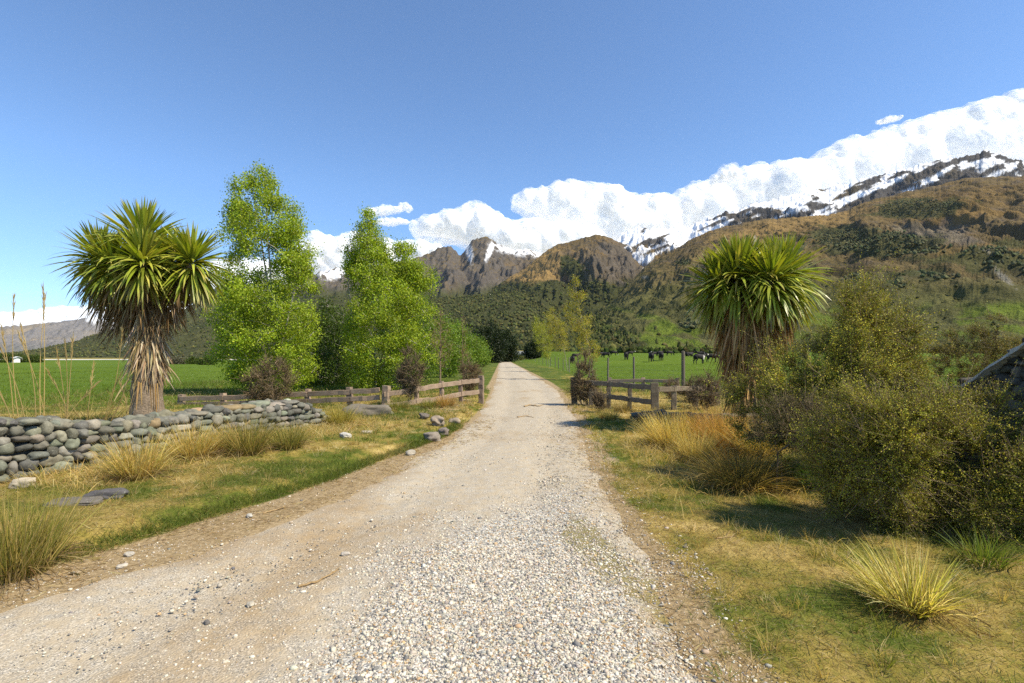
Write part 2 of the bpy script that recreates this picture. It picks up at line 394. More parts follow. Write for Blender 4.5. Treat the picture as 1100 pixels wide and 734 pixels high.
# ------------------------------------------------------------------ mountains
m,nt,_,_=new_mat('mountain_slope'); p=geo_pos(nt); c=tone(nt)
n1=noise_(nt,p,.02,8,.65); n2=noise_(nt,p,.006,5,.6)
c2=mixc(nt,c,ramp(nt,[(.25,(.55,.55,.55)),(.5,(1,1,1)),(.75,(1.45,1.42,1.35))],n1).outputs[0],.75,'MULTIPLY')
b=bsdf(nt,c2,.95,bump_(nt,math_(nt,'ADD',n1,math_(nt,'MULTIPLY',noise_(nt,p,.11,5,.7),.3)),1.0,24.0),.05); out(nt,b.outputs[0]); MT=m

FOREST=np.array((.042,.046,.018)); BROWN=np.array((.115,.085,.040)); OCHRE=np.array((.22,.145,.055)); ROCK=np.array((.118,.102,.086)); SNOW=np.array((.86,.88,.92))
GREEN=np.array((.115,.155,.022)); SCRUB=np.array((.056,.058,.021)); GREY=np.array((.13,.115,.12)); DKROCK=np.array((.068,.064,.062))
def mix3(c,col,f): return c*(1-f[...,None])+col*f[...,None]
def ell(px,py,cx,cy,rx,ry,rot=0.0,soft=.5,nz=0):
    a=math.radians(rot); dx=px-cx; dy=py-cy
    u=(dx*math.cos(a)+dy*math.sin(a))/rx; v=(-dx*math.sin(a)+dy*math.cos(a))/ry
    return sstep(1+soft*.5,1-soft*.5,np.sqrt(u*u+v*v)+nz)
FOREST_PTS=[]
def mountain(crest,foot_y,crest_y,paint,seed,amp=90,wl=420,prof=1.25,px0=-160,px1=1260,nc=900,nr=170,foot_z=0.0,crest_jag=4.0,behind=.35,rough=1.0):
    px=np.linspace(px0,px1,nc); t=np.concatenate([np.linspace(0,1,nr),1+np.linspace(0,behind,16)[1:]])
    PX,Tt=np.meshgrid(px,t)
    yf=poly(foot_y,PX); yc=poly(crest_y,PX)
    cz0=gz(poly(crest,PX),yc); jag=perlin2(PX*.22,PX*0+seed,seed)*crest_jag*yc/F*.35+perlin2(PX*.06,PX*0+seed,seed+5)*crest_jag*yc/F*.45+perlin2(PX*.6,PX*0+seed,seed+9)*crest_jag*yc/F*.15; cz=cz0+jag*np.clip(Tt,0,1)**6
    Yv=yf+Tt*(yc-yf); s=(PX-550)/F; Xv=s*Yv
    zf=foot_z if not callable(foot_z) else foot_z(PX)
    a=np.minimum(Tt,1)
    Zv=zf+(cz-zf)*np.power(a,prof)
    Zv=np.where(Tt>1,zf+(cz-zf)*(1-1.6*(Tt-1)),Zv)
    # spurs and gullies: ridged noise stretched down the slope
    wgt=np.sin(np.pi*np.clip(a,0,1))**.8*np.clip((cz-zf)/900,.15,1.2)
    wx=Xv+fbm2(Xv/900,Yv/900,2,seed+50)*260
    rd=ridged2(wx/wl,Yv/(wl*2.1),5,seed+60,.52)-.55
    Zv=Zv+amp*rd*wgt+amp*.30*(ridged2(wx/(wl*.33),Yv/(wl*.75),4,seed+70,.55)-.5)*wgt+amp*.22*fbm2(Xv/90,Yv/120,4,seed+80)*np.clip(wgt+.12,0,1)
    cr_=np.clip(a*5,0,1)*np.clip((1.02-a)*12,.25,1)
    Zv=Zv+rough*(ridged2(wx/62,Yv/95,4,seed+95,.6)-.5)*cr_*12+rough*fbm2(Xv/17,Yv/22,3,seed+97)*cr_*5
    Zv=np.where(Tt<.02,np.minimum(Zv,zf),Zv)
    PY=HOR-(Zv-CAM_H)*F/Yv
    ny,nx=PX.shape
    gyv=np.gradient(Zv,axis=0)/np.maximum(np.gradient(Yv,axis=0),1); gxv=np.gradient(Zv,axis=1)/np.maximum(np.abs(np.gradient(Xv,axis=1)),1)
    slope=np.sqrt(gyv**2+gxv**2)
    C=paint(PX,PY,Zv,slope,Xv,Yv,rd); C=C*(1+.20*fbm2(Xv/45,Yv/60,4,seed+90))[...,None]
    idx=np.arange(ny*nx).reshape(ny,nx); Q=np.stack([idx[:-1,:-1],idx[:-1,1:],idx[1:,1:],idx[1:,:-1]],-1).reshape(-1,4)
    o=MB().add(np.stack([Xv,Yv,Zv],-1),Q=Q,col=C.reshape(-1,3)).build('mountain',MT,smooth=True); tag(o,kind='structure')
    return dict(PX=PX,PY=PY,X=Xv,Y=Yv,Z=Zv,T=Tt)

def wn(X,Y,sc,seed,o=4): return fbm2(X/sc,Y/sc,o,seed)
def p_far(PX,PY,Z,S,X,Y,rd):
    c=np.broadcast_to(np.array((.155,.145,.14)),PX.shape+(3,)).copy()
    c=mix3(c,np.array((.21,.175,.13)),sstep(-.1,.4,wn(X,Y,1500,1)))
    c=mix3(c,np.array((.10,.105,.10)),sstep(365,378,PY)*.8)
    c=mix3(c,SNOW*.9,ell(PX,PY,102,342,9,4,0,.8,wn(X,Y,350,2)*1.2)*.85)
    return c
def p_back(PX,PY,Z,S,X,Y,rd):
    n=wn(X,Y,500,11); n2=wn(X,Y,160,12)
    c=mix3(np.broadcast_to(BROWN*1.15,PX.shape+(3,)),ROCK*.85,sstep(.0,.5,n+n2*.6+(S-.55)*1.2))
    c=mix3(c,OCHRE*.75,sstep(.1,.5,wn(X,Y,700,13))*.6*sstep(275,285,PY))
    c=mix3(c,DKROCK,sstep(.1,.4,wn(X,Y,260,14))*.5)
    c=mix3(c,FOREST*1.3,sstep(303,318,PY+n*14))
    n2=n2+.6*wn(X,Y,60,15)
    sn=ell(PX,PY,527,268,3.2,14,24,.5,n2*.7)*.8+ell(PX,PY,556,268,26,6,8,.7,n2*1.1)+ell(PX,PY,356,292,16,8,0,.7,n2)+ell(PX,PY,503,268,4,14,-14,.7,n2*.8)*.7+ell(PX,PY,600,282,30,9,30,.6,n2)
    sn=sn+ell(PX,PY,270,303,50,7,0,.7,n2)
    return mix3(c,SNOW,np.clip(sn,0,1)*sstep(-.25,.05,n2+.1))
def p_left(PX,PY,Z,S,X,Y,rd):
    n=wn(X,Y,300,21); c=np.broadcast_to(FOREST*1.25,PX.shape+(3,)).copy()
    c=mix3(c,SCRUB,sstep(-.05,.35,n)*.65); c=mix3(c,np.array((.085,.085,.035)),sstep(330,300,PX)*sstep(-.4,.4,n)*.55)
    c=mix3(c,BROWN*.9,ell(PX,PY,540,300,40,7,-15,.8,n)*.6)
    return c
def p_mid(PX,PY,Z,S,X,Y,rd):
    n=wn(X,Y,380,31); n2=wn(X,Y,120,32)
    c=mix3(np.broadcast_to(BROWN*.95,PX.shape+(3,)),OCHRE*.72,sstep(-.1,.45,n))
    c=mix3(c,ROCK*.8,ell(PX,PY,668,272,26,22,25,.8,n*1.2)*.7)
    c=mix3(c,ROCK*.9,sstep(.2,.5,n2+(S-.6))*.5)
    c=mix3(c,OCHRE*1.15,ell(PX,PY,572,288,38,17,-18,.7,n*.8)*.85)
    fo=np.maximum(sstep(296,306,PY+n*12+(PX-600)*.02),ell(PX,PY,618,292,24,10,38,.5,n2*1.2))
    c=mix3(c,FOREST*1.15,np.clip(fo,0,1)); return c
def p_snow(PX,PY,Z,S,X,Y,rd):
    n=wn(X,Y,330,41); al=X*.90+Z*.43; pe=-X*.43+Z*.90
    st=fbm2(al/420+.25*n,pe/66,4,43); st2=fbm2(al/90,pe/26,4,44); n2=fbm2(X/120,Z/90,4,45)
    c=mix3(np.broadcast_to(DKROCK*1.0,PX.shape+(3,)),BROWN*.95,sstep(-.1,.4,n)*.6)
    dep=PY-poly(R1C,PX)
    c=mix3(c,BROWN*1.1,sstep(800,720,PX)*sstep(14,26,dep+n*12)*.9); c=mix3(c,OCHRE*.7,sstep(780,700,PX)*sstep(20,32,dep+n*16)*.6)
    sn=sstep(-.02,.17,st*1.15+st2*.18+n2*.25-rd*.30+.21-dep*.011-sstep(900,1040,PX)*.12+sstep(800,690,PX)*.18)
    return mix3(c,SNOW,np.clip(sn,0,1)*sstep(70,38,dep+n*20))
def p_right(PX,PY,Z,S,X,Y,rd):
    n=wn(X,Z*2.2,300,51); n2=wn(X,Z*2.0,80,52); n3=wn(X,Z*2.0,32,53,3)
    c=mix3(np.broadcast_to(BROWN*1.15,PX.shape+(3,)),OCHRE*.85,sstep(-.05,.5,n)*sstep(300,255,PY))
    c=mix3(c,GREY*.62,sstep(.05,.4,wn(X,Y*1.7,75,57)+.5*wn(X,Z*3,160,58))*.5*sstep(325,285,PY))
    c=mix3(c,OCHRE*1.15,ell(PX,PY,850,243,75,9,-10,.9,n*.8)*.75)
    c=mix3(c,OCHRE*.72,ell(PX,PY,1020,218,70,14,-8,.9,n)*.6)
    c=mix3(c,SCRUB*1.75,sstep(268,335,PY+n*34)*.88)
    c=mix3(c,SCRUB*1.1,sstep(.0,.4,n2)*.5*sstep(250,300,PY)); c=mix3(c,SCRUB*1.0,sstep(.15,.40,n3)*.35*sstep(245,285,PY))
    c=mix3(c,np.array((.20,.19,.18)),ell(PX,PY,1000,252,42,12,8,.9,n2*1.3)*.35)
    # dark beech patches on the slope
    dk=ell(PX,PY,985,224,52,11,-4,.3,n2*1.1)+ell(PX,PY,945,262,75,14,4,.3,n2*1.3)+ell(PX,PY,890,252,40,7,-6,.4,n2*1.2)+ell(PX,PY,1075,280,45,13,12,.3,n2*1.3)
    for (x,y,a,b_) in ((960,296,9,4),(980,294,8,3.5),(1005,291,17,4.5),(1000,299,14,4),(1046,290,11,4),(1040,281,14,3.5),(962,306,12,5),(915,299,7,5),(735,282,6,3.5),(742,350,9,5),(882,345,6,7),(1085,262,20,5)):
        dk=dk+ell(PX,PY,x,y,a,b_,0,.3,n3*.9)
    c=mix3(c,FOREST*1.5,np.clip(dk,0,1)*.8)
    c=mix3(c,np.array((.27,.25,.20)),np.clip(ell(PX,PY,1060,268,12,2,8,.5,n3)+ell(PX,PY,1078,298,16,2.5,40,.5,n3)+ell(PX,PY,693,298,4,1.5)+ell(PX,PY,811,257,1.5,4),0,1)*.8)
    # lower forest towards the road's end, green flats
    c=mix3(c,FOREST*1.1,sstep(352,364,PY+n2*14)*sstep(705,660,PX+n*40)); c=mix3(c,FOREST*1.2,sstep(322,345,PY+n*20)*sstep(665,620,PX))
    gr=ell(PX,PY,712,362,20,18,0,.3,n2*.6)+ell(PX,PY,748,366,28,12,0,.3,n2*.8)+ell(PX,PY,640,352,60,6,14,.5,n2*1.2)*.55+ell(PX,PY,695,340,14,3,0,.5,n2)*.7+ell(PX,PY,655,330,25,3,12,.6,n2)*.45+ell(PX,PY,612,362,30,5,0,.6,n2*1.2)*.4
    gr=gr+sstep(-.02,.16,fbm2(PX/38,PY/13,3,62)+.15*n2)*sstep(320,340,PY)*sstep(780,900,PX)+ell(PX,PY,880,362,90,9,0,.7,n2*1.4)*.6+ell(PX,PY,820,350,60,16,0,.7,n2*1.2)*.5+ell(PX,PY,1080,336,40,11,0,.6,n2*1.2)*.8
    gr=gr*sstep(-.30,-.05,n3+n2*.5)
    c=mix3(c,GREEN,np.clip(gr,0,1)*.9)
    return c
R1C=[(560,340),(620,285),(650,264),(672,251),(686,242),(705,247),(740,243),(780,228),(830,214),(880,204),(950,187),(1010,171),(1040,168),(1060,162),(1072,166),(1085,170),(1100,174),(1200,190),(1350,200)]
mountain([(-200,354),(0,351),(30,349),(60,346),(85,343),(100,340),(112,345),(140,350),(180,362),(230,372),(300,386)],[(0,9500)],[(0,14000)],p_far,1,amp=420,wl=1500,px1=330,nc=330,nr=110,crest_jag=3)
mountain([(60,400),(120,370),(180,345),(235,306),(270,300),(340,293),(365,288),(400,286),(440,280),(465,270),(475,265),(482,264),(495,274),(508,259),(522,253),(530,258),(540,266),(552,268),(570,268),(600,280),(650,300),(700,330),(760,380)],[(0,3600)],[(0,6500)],p_back,2,amp=300,wl=650,px0=60,px1=760,nc=720,crest_jag=5,nr=230,rough=2.2)
ML=mountain([(-200,392),(-40,386),(0,381),(40,376),(80,367),(116,355),(193,341),(235,333),(300,325),(350,318),(400,322),(470,320),(510,318),(545,313),(580,320),(610,332),(650,350),(700,384)],[(0,1900),(300,1500),(550,1100)],[(0,3600),(300,3300),(550,2900)],p_left,3,amp=120,wl=480,px0=-160,px1=700,nc=620,crest_jag=2.5,prof=1.1)
MM=mountain([(470,384),(500,345),(530,310),(545,299),(565,288),(585,271),(600,262),(620,258),(640,252),(652,254),(665,260),(682,267),(705,279),(730,294),(770,325),(820,380)],[(0,1500)],[(0,4200)],p_mid,4,amp=190,wl=520,px0=470,px1=820,nc=520,nr=280,crest_jag=2.5,rough=1.8)
mountain(R1C,[(0,2300)],[(0,4600)],p_snow,5,amp=300,wl=420,px0=560,px1=1260,nc=900,nr=230,crest_jag=6,rough=1.3)
MR=mountain([(590,384),(600,376),(640,340),(660,322),(690,290),(700,281),(725,268),(745,256),(762,248),(790,241),(820,236),(860,233),(889,231),(910,226),(929,217),(960,209),(991,203),(1034,192),(1070,190),(1100,189),(1200,194),(1350,205)],[(560,520),(700,330),(1000,300),(1300,300)],[(600,1500),(700,2400),(1100,2700)],p_right,6,amp=125,wl=400,px0=585,px1=1260,nc=1250,nr=400,crest_jag=2.5,prof=1.35,rough=.85,foot_z=lambda px: 3.4+0*px)
# ------------------------------------------------------------------ clouds: bodies of white vapour with torn rims, far behind the crests
m,nt,_,_=new_mat('cloud_vapour'); d_=N(nt,'ShaderNodeBsdfDiffuse'); d_.inputs[0].default_value=(.99,.99,.99,1)
out(nt,d_.outputs[0]); CL=m
m,nt,_,_=new_mat('cloud_veil'); d_=N(nt,'ShaderNodeBsdfDiffuse'); d_.inputs[0].default_value=(.99,.99,.99,1); tr=N(nt,'ShaderNodeBsdfTransparent'); y_=N(nt,'ShaderNodeMixShader'); p=obj_pos(nt)
nt.links.new(mapr(nt,noise_(nt,p,.0035,6,.7),.36,.66,.02,.36),y_.inputs[0]); nt.links.new(tr.outputs[0],y_.inputs[1]); nt.links.new(d_.outputs[0],y_.inputs[2]); out(nt,y_.outputs[0]); CV=m
def _remesh(V,T,voxel):
    me=MB().add(V,T).mesh('tmp',CL); o=bpy.data.objects.new('tmp',me); COL.objects.link(o)
    md=o.modifiers.new('r','REMESH'); md.mode='VOXEL'; md.voxel_size=voxel; md.adaptivity=0
    dg=bpy.context.evaluated_depsgraph_get(); m2=bpy.data.meshes.new_from_object(o.evaluated_get(dg)); bpy.data.objects.remove(o)
    n=len(m2.vertices); co=np.zeros(n*3,np.float32); m2.vertices.foreach_get('co',co); no=np.zeros(n*3,np.float32); m2.vertices.foreach_get('normal',no)
    nq=len(m2.polygons); q=np.zeros(nq*4,np.int32); m2.polygons.foreach_get('vertices',q); bpy.data.meshes.remove(m2)
    return co.reshape(-1,3).astype(float),no.reshape(-1,3).astype(float),q.reshape(-1,4)
def cloud(label,top,bot,Y,seed,n=150,rmax=16,rmin=1.6,voxel=1.6,veil=3.0,core=True,depth=1.0,fray=1.0):
    rng=np.random.default_rng(seed); k=Y/F
    x0=max(top[0][0],bot[0][0]); x1=min(top[-1][0],bot[-1][0]); xs_=np.linspace(x0,x1,400)
    ol=np.concatenate([np.stack([xs_,poly(top,xs_)+1.2*fbm2(xs_*.12,xs_*0,3,seed)*3],1),np.stack([xs_,poly(bot,xs_)],1)])
    C=[];R=[]
    def put(m,lo,hi):
        c=0
        while c<m:
            x=rng.uniform(x0,x1); a,b=poly(top,x),poly(bot,x); y=a+(b-a)*rng.uniform(0,1)
            dd=np.min(np.hypot(ol[:,0]-x,ol[:,1]-y)); r=min(dd,hi)*rng.uniform(.75,1.08)
            if dd<lo and rng.uniform()<.8: continue
            r=max(r,rmin); C.append((x,y,rng.normal()*depth*max(2,rmax*.26)));R.append(r); c+=1
    put(n,rmin*2.5,rmax); put(n*2,rmin,rmax*.45)
    C=np.array(C);R=np.array(R)
    # small frayed puffs round the rim
    m_=n*3; i=rng.integers(0,len(R),m_); d=norm(rng.normal(size=(m_,3))); d[:,1]-=.15
    C2=C[i]+np.stack([d[:,0],-d[:,1],d[:,2]],1)*R[i][:,None]*.92; R2=np.clip(R[i]*rng.uniform(.15,.4,m_),.9,4.5)*fray
    def world(C): return np.stack([(C[:,0]-550)*k,Y+C[:,2]*k,CAM_H+(HOR-C[:,1])*k],1)
    cen=world(np.array([[(x0+x1)/2,np.mean(ol[:,1]),0.]]))[0]
    Ca=np.concatenate([C,C2]);Ra=np.concatenate([R,R2])
    mb=MB()
    for li,(sh,mi) in enumerate(((-1.0,1),(-.6,1),(-.2,1),(.3,1),(1.0,0))):      # thin veils round a dense heart
        if mi==1 and not core and li>0: continue
        off=veil*(sh-.6); keep=Ra>off+.6
        V,T,_=stones(world(Ca[keep])-cen,np.repeat(((Ra[keep]-off)*k)[:,None],3,1)*np.array([1,.8,1]),2,rng,.12)
        co,no,q=_remesh(V,T,voxel*k); ed=np.concatenate([q[:,[0,1]],q[:,[1,2]],q[:,[2,3]],q[:,[3,0]]])
        for _ in range(3):        # vapour has no creases
            ac=np.zeros_like(co); ct=np.zeros(len(co))
            for a_,b_ in ((0,1),(1,0)):
                ct+=np.bincount(ed[:,a_],minlength=len(co))
                for x_ in range(3): ac[:,x_]+=np.bincount(ed[:,a_],weights=co[ed[:,b_],x_],minlength=len(co))
            co=co*.4+.6*ac/np.maximum(ct,1)[:,None]
        co=co+no*((fbm3(co/(9*k)+seed+li*.3,3,seed)*(1.9+1.3*mi)+fbm3(co/(3.4*k)+li,2,seed+3)*(.55+.6*mi))*k)[:,None]*fray
        mb.add(co,Q=q,mi=mi)
    ob=mb.build('cloud',[CL,CV],smooth=True,loc=cen); 
    return tag(ob,label,'cloud')
YC=17500
cloud('long white cloud bank lying along the snowy ridge on the right',
 [(680,238),(700,222),(718,212),(745,203),(768,196),(790,187),(820,180),(850,178),(868,176),(880,168),(905,154),(925,152),(945,143),(985,133),(1010,124),(1040,118),(1070,109),(1100,102),(1150,92),(1240,80)],
 [(680,252),(740,262),(800,250),(860,235),(940,215),(1010,196),(1100,190),(1240,190)],YC+2600,1,n=420,rmax=26,rmin=2.2,voxel=2.0,veil=3.2)
cloud('billowing white cloud above the dome shaped brown hill',
 [(556,214),(566,208),(585,206),(600,202),(612,198),(628,204),(645,200),(662,203),(676,212),(690,214),(716,214)],
 [(556,222),(572,232),(590,238),(612,243),(640,262),(690,262),(716,255)],YC+1500,2,n=240,rmax=16)
cloud('white cloud puffed up behind the rocky snow streaked peaks',
 [(444,246),(452,238),(470,233),(485,230),(500,223),(512,220),(524,226),(540,236),(556,243),(570,238),(590,243),(612,241),(640,250)],
 [(444,252),(462,256),(490,258),(510,270),(560,282),(600,275),(640,268)],YC+300,3,n=240,rmax=15)
cloud('low white cloud showing between the two big birches',
 [(326,262),(336,250),(348,254),(362,258),(380,252),(400,258),(425,264),(450,262),(472,268)],
 [(326,300),(360,300),(400,296),(440,290),(472,274)],YC-300,4,n=160,rmax=12)
cloud('small thin cloud floating just over the second birch',
 [(392,229),(402,225),(412,222),(424,223),(436,220),(441,224)],[(392,232),(408,230),(424,228),(436,227),(441,226)],YC+1000,5,n=40,rmax=3,rmin=1.0,voxel=.8,veil=1.2,depth=.6)
cloud('thin ragged cloud strip right of the second birch top',
 [(402,238),(415,234),(432,236),(446,238)],[(402,240),(418,242),(434,241),(446,240)],YC+1000,15,n=40,rmax=3,rmin=.9,voxel=.7,veil=.9,depth=.6,fray=.7)
cloud('tiny wisp of cloud alone in the blue above the long cloud bank',
 [(941,131),(950,127),(962,125),(969,125)],[(941,133),(952,132),(962,130),(969,127)],YC,6,n=30,rmax=2.5,rmin=.8,voxel=.7,veil=.7,depth=.6,fray=.6)
cloud('small ragged cloud beside the upper left edge of the long bank',
 [(762,196),(776,182),(786,178),(796,184)],[(762,199),(778,194),(790,192),(796,187)],YC+300,7,n=40,rmax=4,rmin=1.0,voxel=.9,veil=1.6,depth=.6)
cloud('flat pale cloud layer over the distant mountains behind the left cabbage tree',
 [(-160,338),(-60,340),(0,341),(30,338),(60,334),(90,332),(115,328),(150,330),(200,326)],
 [(-160,356),(0,358),(60,356),(110,352),(200,352)],YC+5000,8,n=240,rmax=8)
cloud('white cloud tucked behind the tall left birch above the dark hill',
 [(196,306),(212,290),(232,284),(262,280),(290,284),(310,292)],[(196,320),(240,318),(280,312),(310,306)],YC-600,9,n=130,rmax=14)
# ------------------------------------------------------------------ plants
LEAF=leaf_mat('birch_leaf',.5,.42,(1.3,1.2,.4)); SWORD=leaf_mat('sword_leaf',.38,.25,(1.2,1.2,.4),.45); STRAW=leaf_mat('dry_leaf',.8,.25,(1.1,1.0,.7),.15)
GRASS=leaf_mat('grass_blade',.55,.48,(1.15,1.1,.6),.3); SMALL=leaf_mat('shrub_leaf',.6,.14,(1.2,1.1,.5),.2)
def bark_mat(name,a,b,scale,bump=.6,stripe=False):
    m,nt,_,_=new_mat(name); p=obj_pos(nt)
    if stripe:
        mp=N(nt,'ShaderNodeMapping'); mp.inputs['Scale'].default_value=(1,1,3.5); nt.links.new(p,mp.inputs[0]); p=mp.outputs[0]
    n=noise_(nt,p,scale,6,.7); c=ramp(nt,[(.3,a),(.65,b)],n).outputs[0]
    bb=bsdf(nt,c,.9,bump_(nt,n,bump,.02),.15); out(nt,bb.outputs[0]); return m
BIRCHBARK=bark_mat('birch_bark',(.12,.10,.08),(.55,.50,.44),9,.4,True); DARKBARK=bark_mat('dark_bark',(.035,.026,.018),(.12,.09,.065),25)
PALMBARK=bark_mat('cabbage_tree_bark',(.11,.085,.06),(.30,.23,.165),28,1.0); TWIGM=bark_mat('twig_bark',(.12,.085,.05),(.27,.20,.13),30)
POPBARK=bark_mat('poplar_bark',(.13,.11,.075),(.33,.29,.20),20,.4)

def pick(rng,n,cols,w=None,jit=.18):
    cols=np.array(cols,float); i=rng.choice(len(cols),n,p=None if w is None else np.array(w)/sum(w))
    c=cols[i]*(1+rng.normal(size=(n,1))*jit)*(1+rng.normal(size=(n,3))*jit*.25)
    return np.clip(c,.004,.9)

def grow(nodes,parent,targets,rng,up_pen=1.2,sag=.05,step=.35,order=None):
    """Branch network: every target joins the nearest sensible node by a slightly bent branch."""
    nodes=[np.array(n,float) for n in nodes]; parent=list(parent); tips=[]
    A=np.zeros((len(nodes)+len(targets)*14+10,3)); A[:len(nodes)]=np.array(nodes); n=len(nodes)
    o=np.argsort(order) if order is not None else np.arange(len(targets))
    for t in targets[o]:
        d=A[:n]-t; hd=np.hypot(d[:,0],d[:,1]); cost=np.linalg.norm(d,axis=1)+up_pen*np.maximum(0,d[:,2]+.45*hd)
        j=int(np.argmin(cost)); L=np.linalg.norm(A[j]-t); k=int(np.clip(L/step,1,8)); p0=A[j].copy(); prev=j
        bend=rng.normal(size=3)*L*.07; bend[2]+=L*sag
        for q in range(1,k+1):
            u=q/k; p=p0+(t-p0)*u+bend*math.sin(math.pi*u)*1.0
            if n>=len(A): break
            A[n]=p; parent.append(prev); prev=n; n+=1
        tips.append(prev)
    return A[:n],np.array(parent),np.array(tips)
def pipe_radius(A,par,r_tip,expo=2.3,rmax=None):
    n=len(A); w=np.full(n,0.0); ch=np.zeros(n,int)
    for i in range(n-1,-1,-1):
        if ch[i]==0: w[i]=r_tip**expo
        if par[i]>=0: w[par[i]]+=w[i]; ch[par[i]]+=1
    r=w**(1/expo)
    return np.minimum(r,rmax) if rmax else r
def trunk_nodes(path,step=.25,start=0):
    path=np.array(path,float); out_=[path[0]]
    for a,b in zip(path[:-1],path[1:]):
        k=max(1,int(np.linalg.norm(b-a)/step))
        for q in range(1,k+1): out_.append(a+(b-a)*q/k)
    return out_
def skeleton_mesh(mb,A,par,r,sides=5,rmin=0.0,mi=0):
    i=np.where((par>=0)&(r>rmin))[0]; pa=par[i]
    big=r[i]>.02
    for sel,sd in ((big,7),(~big,3)):
        if sel.sum():
            V,Q=segtubes(A[pa[sel]],A[i[sel]],np.minimum(r[pa[sel]],r[i[sel]]*1.6),r[i[sel]],sd); mb.add(V,Q=Q,mi=mi)

def leafy_tree(name,label,cat,base,trunks,envelope,n_t,leaves,leaf,sigma,cols,wts,bark,seed,lmat=LEAF,group=None,r_tip=.006,rmax=.14,up_pen=1.2,hang=.6,kids=None,sag=.05,aspect=.75,twigfrac=.5):
    """trunks: list of paths relative to the base; envelope(rng,n) -> crown points relative to the base."""
    rng=np.random.default_rng(seed); nodes=[];par=[]
    for p in trunks:
        t=trunk_nodes(p); s=len(nodes); 
        for k,q in enumerate(t): nodes.append(q); par.append(-1 if k==0 else s+k-1)
    T=envelope(rng,n_t); tr=np.array(nodes)
    order=np.array([np.min(np.linalg.norm(tr-t,axis=1)) for t in T])
    A,par,tips=grow(nodes,par,T,rng,up_pen,sag,.35,order)
    r=pipe_radius(A,par,r_tip,2.4,rmax)
    root=empty(name,base,label,cat,group)
    mb=MB(); skeleton_mesh(mb,A,par,r,rmin=r_tip*.5); mb.build('trunk',bark,root)
    # leaves scatter round the branch ends and along the last pieces of each branch
    n=n_t*leaves; i=rng.integers(0,len(tips),n); c=A[tips[i]]; pc=A[par[tips[i]]]
    u=rng.uniform(0,1,(n,1))*twigfrac; P=c*(1-u)+pc*u+rng.normal(size=(n,3))*sigma*np.array([1,1,.8]); P[:,2]-=np.abs(rng.normal(size=n))*sigma*hang
    dirs=rng.normal(size=(n,3))*.6; dirs[:,2]-=hang
    V,Tr,idx=leafquads(P,leaf*rng.uniform(.6,1.25,n),rng,.2,aspect,dirs)
    col=pick(rng,n,cols,wts,.10)
    tipc=1+.20*rng.normal(size=len(tips)); col=np.clip(col*np.clip(tipc[i],.55,1.5)[:,None],.004,.9)
    MB().add(V,Tr,col=col[idx]).build('crown',lmat,root)
    return root

def profile_env(prof,zs,top_bias=1.0,hole=.0,freq=1.0,cx=None,shell=.35,flat=1.0):
    """Crown points under a radius profile; hole>0 opens gaps with 3-D noise."""
    def f(rng,n):
        out_=[]; off=rng.uniform(-20,20,3)
        while sum(len(o) for o in out_)<n:
            m=n*4; z=rng.uniform(zs[0],zs[1],m); R=np.interp(z,[p[0] for p in prof],[p[1] for p in prof]); Rm=max(p[1] for p in prof)
            keep=rng.uniform(0,1,m)<(R/Rm)**1.3+.06
            a=rng.uniform(0,2*math.pi,m); q=np.sqrt(rng.uniform(0,1,m)); q=q*(1-shell)+shell*np.sqrt(q)
            lob=1+.28*np.sin(a*3+z*1.3+off[0])*np.sin(z*2.1+off[1])
            P=np.stack([np.cos(a)*q*R*lob,np.sin(a)*q*R*lob*flat,z],1)
            if cx is not None: P[:,0]+=np.interp(z,[p[0] for p in cx],[p[1] for p in cx])
            if hole>0: keep&=fbm3(P*freq+off,2,5)>-.45+hole*.6
            out_.append(P[keep])
        return np.concatenate(out_)[:n]
    return f
def ell_env(ells,hole=.3,freq=1.4,shell=.5):
    def f(rng,n):
        w=np.array([e[3]*e[4]*e[5] for e in ells]); w=w/w.sum(); out_=[]; off=rng.uniform(-20,20,3)
        while sum(len(o) for o in out_)<n:
            m=n*3; i=rng.choice(len(ells),m,p=w); E=np.array(ells)[i]
            d=norm(rng.normal(size=(m,3))); q=rng.uniform(0,1,(m,1))**(1/3); q=q*(1-shell)+shell*np.sqrt(q)
            P=E[:,:3]+d*q*E[:,3:6]; keep=(P[:,2]>.05)
            if hole>0: keep&=fbm3(P*freq+off,2,6)>-.5+hole*.6
            out_.append(P[keep])
        return np.concatenate(out_)[:n]
    return f

